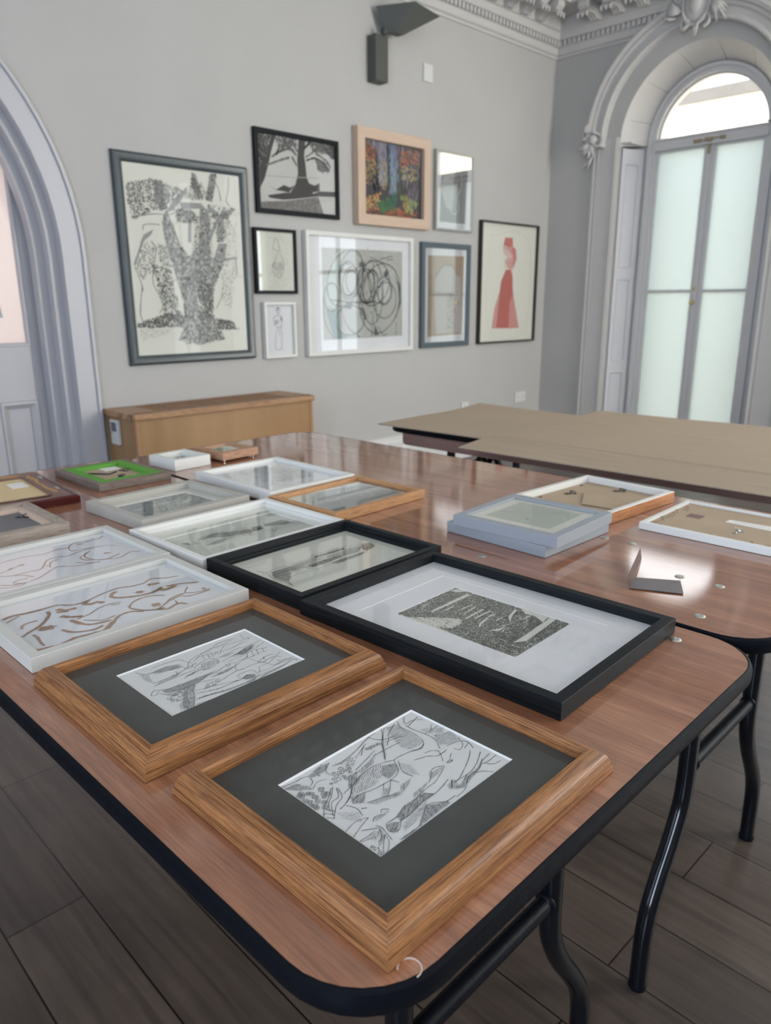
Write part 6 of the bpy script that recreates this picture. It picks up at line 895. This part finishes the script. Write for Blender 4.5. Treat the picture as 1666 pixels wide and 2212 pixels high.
# ================================================================== FOLDING TABLES
def rrect(w, l, r, n=8):
    P = []
    for cx, cy, a0 in ((w-r, r, -90), (w-r, l-r, 0), (r, l-r, 90), (r, r, 180)):
        for k in range(n+1):
            a = math.radians(a0+90*k/n); P.append((cx+r*math.cos(a), cy+r*math.sin(a)))
    return P
def bez(P, n=8):
    return [tuple(x) for x in smooth3([Vector(p) for p in P], n)]
def smooth3(P, sub):
    out = []
    for i in range(len(P)-1):
        p0 = P[max(i-1, 0)]; p1 = P[i]; p2 = P[i+1]; p3 = P[min(i+2, len(P)-1)]
        for k in range(sub):
            t = k/sub; out.append(.5*((2*p1)+(-p0+p2)*t+(2*p0-5*p1+4*p2-p3)*t*t+(-p0+3*p1-3*p2+p3)*t**3))
    out.append(P[-1]); return out
def folding_table(label, loc, deg, w, l, apron=False, leg_y=.15):
    r = thing('folding_table', label, 'table', (loc[0], loc[1], 0), (0, 0, math.radians(deg-90)), 'folding tables')
    H = .74
    mb = MB(); mb.prism(rrect(w, l, .075), H-.018, H); mb.build('tabletop', M['tabletop'], r)
    mb = MB(); P = rrect(w, l, .075); cx, cy = w/2, l/2
    n = len(P)
    prof = [(-.002, H-.0005), (.001, H+.0004), (.0045, H-.0015), (.006, H-.008), (.0055, H-.018), (.002, H-.023), (-.006, H-.024), (-.010, H-.018)]
    if apron: prof = [(o, H-.0 + (z-H)*.75) for o, z in prof]
    def off(i, o):
        a = P[i-1]; b = P[(i+1) % n]; dx, dy = b[0]-a[0], b[1]-a[1]; L = math.hypot(dx, dy); return (P[i][0]+dy/L*o, P[i][1]-dx/L*o)
    for (o0, z0), (o1, z1) in zip(prof, prof[1:]):
        for i in range(n):
            j = (i+1) % n; a, b, c, d = off(i, o0), off(j, o0), off(j, o1), off(i, o1)
            mb.face([(*a, z0), (*b, z0), (*c, z1), (*d, z1)][::-1])
    mb.build('edge_band', M['blackedge'], r, smooth=True)
    if apron:
        for x0 in (.028, w-.046):
            mb = MB(); T = Matrix(((0, 0, 1, 0), (1, 0, 0, 0), (0, 1, 0, 0), (0, 0, 0, 1)))
            pr = [(.06, H-.019), (l-.06, H-.019)] + [(l-.075+.015*math.cos(t), H-.052-.015*math.sin(t)+.0) for t in (0, .5, 1.05, PI/2)] + [(.075, H-.067)]
            mb.prism(pr, x0, x0+.018, T); mb.build('apron', M['apron'], r)
    # legs: two bent legs joined by a crossbar and a top bar at each end
    up_ = .22 if apron else .15; ft_ = .222 if apron else .268; zb = .50 if apron else .398
    for e, yy in enumerate((leg_y, l-leg_y)):
        c = w/2-.012
        top = MB(); top.tube([(c-up_, yy, H-.036), (c+up_, yy, H-.036)], .0145, 14); top.build('leg_top_bar', M['blackmetal'], r, smooth=True)
        bar = MB(); bar.tube([(c-up_+.005, yy, zb), (c+up_-.005, yy, zb)], .0125, 14)
        for sg in (-1, 1): bar.blob((c+sg*(up_-.012), yy, zb), (.010, .016, .017), 6)
        bar.build('crossbar', M['blackedge'], r, smooth=True)
        for sg in (-1, 1):
            if apron: P3 = [(c+sg*.22, yy, H-.034), (c+sg*.221, yy, .4), (c+sg*.222, yy, .012)]
            else: P3 = [(c+sg*.150, yy, H-.034), (c+sg*.151, yy, .56), (c+sg*.152, yy, .44), (c+sg*.153, yy, .365), (c+sg*.162, yy, .318), (c+sg*.190, yy, .262), (c+sg*.226, yy, .208), (c+sg*.252, yy, .162), (c+sg*.264, yy, .118), (c+sg*.267, yy, .06), (c+sg*.268, yy, .012)]
            lg = MB(); lg.tube(smooth3([Vector(p) for p in P3], 4), .0155, 16); q = lg.build('leg', M['blackmetal'], r, smooth=True)
            ft = MB(); ft.lathe([(0, 0), (.0158, 0), (.0163, .003), (.0160, .010), (.0155, .012)], (c+sg*ft_, yy, 0), 'z', 16); ft.build('foot_cap', M['blackedge'], q, smooth=True)
        if apron:
            st = MB(); st.tube([(c-.10, yy-.01, .575), (c-.035, yy-.01, .612), (c-.005, yy-.01, .560), (c+.035, yy-.01, .606), (c+.085, yy-.01, .548)], .013, 8); st.build('brace', M['blackmetal'], r)
    return r
def stud(parent_loc, x, y, parent, r0=.0125):
    pass
T1 = folding_table('folding table with reddish wood top nearest the camera, under the oak frames', (.243, .272), 91.2, .735, 1.83, leg_y=.160)
T2 = folding_table('folding table with glossy reddish top in the middle, carrying the blue grey frames', (.992, .290), 91.2, .700, 1.80, leg_y=.150)
T3 = folding_table('folding table with wooden apron beside the arched window, under brown cardboard', (2.020, .150), 92.6, .715, 1.83, apron=True, leg_y=.215)
def add_studs(r, P, rr=.0085):
    inv = (Matrix.Translation(r.location) @ Matrix.Rotation(r.rotation_euler[2], 4, 'Z')).inverted()
    for x, y in P:
        q = inv @ Vector((x, y, .7402)); mb = MB(); mb.lathe([(rr, 0), (rr*.92, .0007), (rr*.6, .0012), (0, .0014)], q, 'z', 18); mb.build('stud', M['steel'], r, smooth=True)
add_studs(T2, [(1.277, .635), (1.170, .492), (1.172, .427), (1.033, .399), (1.019, .792), (1.273, .691)]); add_studs(T1, [(.932, .389), (.548, .591)])
inv = (Matrix.Translation(T1.location) @ Matrix.Rotation(T1.rotation_euler[2], 4, 'Z')).inverted()
q = inv @ Vector((.298, .283, .7403)); mb = MB(); mb.tube([q+Vector((.0085*math.cos(t), .0085*math.sin(t), 0)) for t in [PI*k/9 for k in range(-5, 8)]], .0006, 5); mb.build('chalk_ring_mark', M['chalk'], T1)

# cardboard on the third table
def sheet_mesh(name, P0, P1, P2, P3, nx, ny, fz, m, label, z0, cat='cardboard', th=.004):
    """P0..P3 corners (x,y); subdivided surface with heights fz(u,v)"""
    mb = MB(); G = []
    for j in range(ny+1):
        row = []
        for i in range(nx+1):
            u, v = i/nx, j/ny; x = (P0[0]*(1-u)+P1[0]*u)*(1-v)+(P3[0]*(1-u)+P2[0]*u)*v; y = (P0[1]*(1-u)+P1[1]*u)*(1-v)+(P3[1]*(1-u)+P2[1]*u)*v
            row.append((x, y, z0+fz(u, v)))
        G.append(row)
    for j in range(ny):
        for i in range(nx):
            a, b, c, d = G[j][i], G[j][i+1], G[j+1][i+1], G[j+1][i]; mb.face([a, b, c, d]); dn = lambda p: (p[0], p[1], p[2]-th); mb.face([dn(d), dn(c), dn(b), dn(a)])
    def side(A): 
        for a, b in zip(A, A[1:]): mb.face([a, (a[0], a[1], a[2]-th), (b[0], b[1], b[2]-th), b])
    side(G[0]); side(G[-1][::-1]); side([r_[0] for r_ in G][::-1]); side([r_[-1] for r_ in G])
    o = mb.build(name, m, smooth=True, ang=50); tag(o, label, cat); return o
rb = random.Random(3)
bumps = [(rb.random(), rb.random(), rb.uniform(-.0030, .0030), rb.uniform(.008, .03), rb.uniform(.05, .16)) for _ in range(34)]
def wob(u, v): return sum(a*math.exp(-((u-x)/sx)**2-((v-y)/sy)**2) for x, y, a, sx, sy in bumps)
o = sheet_mesh('cardboard_sheet', (1.950, 1.44), (2.640, 1.47), (2.585, 2.050), (1.925, 2.008), 24, 24, lambda u, v: .004+.008*max(0, u-.6)**2*v*v*8+.0008*math.sin(9*u+5*v), M['card'], 'brown cardboard sheet at the far left end of the table by the window, corner overhanging', .7430)
creases = (.175, .192)
def fzB(u, v):
    z = .0095+wob(u, v)*1.25
    for c_ in creases: z -= .0045*math.exp(-((u-c_)/.005)**2)
    return max(z, .0050) - .013*max(0, (.165-u)/.165)
o = sheet_mesh('cardboard_sheet', (1.835, .56), (2.800, .50), (2.745, 1.555), (1.790, 1.500), 260, 40, fzB, M['card'], 'large brown cardboard sheet with a creased flap overhanging the table edge towards the camera', .7455, th=.003)

# folded leaflet
r = thing('folded_leaflet', 'small folded grey card standing open on the glossy middle table', 'leaflet', (1.059, .524, TT+.0008))
a = Vector((0, 0, 0)); b = Vector((.037, -.072, 0)); c = Vector((.089, -.043, 0)); d = Vector((.049, .0185, 0)); upv = Vector((.004, .030, .036))
mb = MB()
def slab(P, m_, nm, th=.0006):
    n_ = (P[1]-P[0]).cross(P[2]-P[0]).normalized()*th; mb = MB(); Q = [p+n_ for p in P]; mb.face(Q); mb.face(P[::-1])
    for i in range(4): j = (i+1) % 4; mb.face([P[i], P[j], Q[j], Q[i]])
    return mb.build(nm, m_, r)
slab([a, b, c, d], M['leaflet'], 'lying_panel')
e_ = Vector((.146, .055, 0)); slab([a, e_, e_+Vector((-.004, .002, .021)), a+Vector((-.006, .001, .024))], M['leafletback'], 'standing_panel')
k = Ink(paper=(.17, .155, .155), ink=(.02, .02, .02))
for i in range(3):
    for jj in range(7): k.line([(62+jj*2.1, -34-i*5+jj*.6), (63+jj*2.1, -33-i*5+jj*.6+random.uniform(-1, 1))], .4, .5)
k.build(r, .0008, 'printed_text')

# ================================================================== RADIATOR COVER
r = thing('radiator_cover', 'long maple veneer radiator cover with slatted top against the white wall', 'radiator cover', (1.625, 3.375, 0))
RW, RD, RH = 1.10, .335, .67
box_obj('front_panel', (.012, .012, 0), (RW-.012, .028, RH-.03), M['rad'], r)
o = box_obj('side_panel', (.010, .028, 0), (.028, RD, RH-.03), M['rad'], r); o = box_obj('side_panel', (RW-.028, .028, 0), (RW-.010, RD, RH-.03), M['rad'], r)
for px in (.014, RW-.014):
    mb = MB(); mb.tube([(px, .016, 0), (px, .016, RH-.031)], .013, 12); mb.build('corner_post', M['radtop'], r, smooth=True)
mb = MB(); prf = [(0, 0), (-.004, .003), (-.006, .012), (-.004, .024), (.002, .030), (.006, .030)]
mb.box((-.006, .295, RH-.03), (RW+.006, RD, RH)); mb.box((-.006, .022, RH-.03), (.15, .295, RH)); mb.box((RW-.15, .022, RH-.03), (RW+.006, .295, RH))
mb.prism(rrect(RW+.012, .05, .010), RH-.03, RH, Matrix.Translation((-.006, -.006, 0))); mb.build('top_board', M['radtop'], r, bevel=.004)
mb = MB(); i = .155
while i < RW-.155: mb.box((i, .040, RH-.022), (i+.0075, .296, RH-.002)); i += .0165
mb.build('grille_slats', M['radtop'], r); box_obj('dark_inside', (.13, .03, RH-.06), (RW-.13, .29, RH-.05), M['slot'], r)
th = thing('thermostat', 'white wall thermostat with grey display on the end of the radiator cover', 'thermostat', (1.634, 3.600, .50))
box_obj('body', (-.016, -.042, 0), (0, .042, .125), M['plastic'], th, bevel=.003); box_obj('display', (-.0175, -.024, .066), (-.0155, .028, .112), M['lcd'], th)
mb = MB(); mb.box((-.0175, .020, .052), (-.0155, .030, .060)); q = mb.build('button', M['tape'], th)

# ================================================================== WALL LIGHT AND PLATES
r = thing('wall_light', 'dark grey wall uplighter with angular shade high on the white wall', 'wall light', (3.545, YW-.001, 2.49))
box_obj('body', (-.045, -.075, -.008), (.060, 0, .245), M['sconce'], r, bevel=.004)
mb = MB(); mb.tube([(.030, -.06, .245), (.032, -.065, .262)], .012, 12); mb.lathe([(0, -.016), (.020, -.014), (.022, 0), (.020, .014), (0, .016)], (.015, -.085, .262), 'x', 16); mb.build('swivel_joint', M['sconce'], r, smooth=True)
mb = MB(); top = [(-.01, -.035, .400), (.125, -.235, .408), (.400, -.190, .400), (.385, -.025, .395)]; bot = [(.052, -.075, .262), (.090, -.120, .262), (.150, -.115, .262), (.145, -.065, .262)]
for i in range(4): j = (i+1) % 4; mb.face([bot[i], bot[j], top[j], top[i]])
mb.face(bot[::-1])
ins = [tuple(Vector(t)*.97+Vector((.225*.03, -.12*.03, .40*.03-.002)) for t in top)][0]
for i in range(4): j = (i+1) % 4; mb.face([top[i], top[j], ins[j], ins[i]])
bi = [tuple(Vector(t)+Vector((0, 0, .006))) for t in bot]
for i in range(4): j = (i+1) % 4; mb.face([ins[i], ins[j], bi[j], bi[i]])
mb.face(bi); mb.build('shade', M['sconce'], r)
def plate(name, label, cat, P, w, h, holes=0, m='plastic', grp=None):
    r = thing(name, label, cat, P((0, 0, 0)))
    mb = MB(); a = Vector(P((-w/2, 0, -h/2))); b = Vector(P((w/2, .009, h/2))); o_ = Vector(P((0, 0, 0)))
    lo = tuple(min(p, q) for p, q in zip(a-o_, b-o_)); hi = tuple(max(p, q) for p, q in zip(a-o_, b-o_)); mb.box(lo, hi); mb.build('face_plate', M[m], r, bevel=.002)
    for i in range(holes):
        cx = (i-(holes-1)/2)*w*.48
        mb = MB()
        for dx, dz, sx, sz in ((0, .014, .004, .009), (-.011, -.006, .007, .004), (.011, -.006, .007, .004)):
            a = Vector(P((cx+dx-sx/2, .0085, dz-sz/2)))-o_; b = Vector(P((cx+dx+sx/2, .0098, dz+sz/2)))-o_
            mb.box(tuple(min(p, q) for p, q in zip(a, b)), tuple(max(p, q) for p, q in zip(a, b)))
        mb.build('pin_holes', M['slot'], r)
    return r
plate('blanking_plate', 'square white blanking plate high on the wall beside the uplighter', 'wall plate', lambda p: (4.040+p[0], YW-.001-p[1], 2.630+p[2]), .088, .105)
plate('power_socket', 'white double power socket low on the picture wall near the corner', 'socket', lambda p: (5.225+p[0], YW-.001-p[1], .413+p[2]), .145, .085, 2)
plate('power_socket', 'small white socket low on the wall behind the cardboard sheet peak', 'socket', lambda p: (4.500+p[0], YW-.001-p[1], .392+p[2]), .085, .085, 1)
plate('power_socket', 'white double power socket on the wall right of the arched window', 'socket', lambda p: (XW-.001-p[1], 1.705+p[0], .405+p[2]), .145, .085, 2)
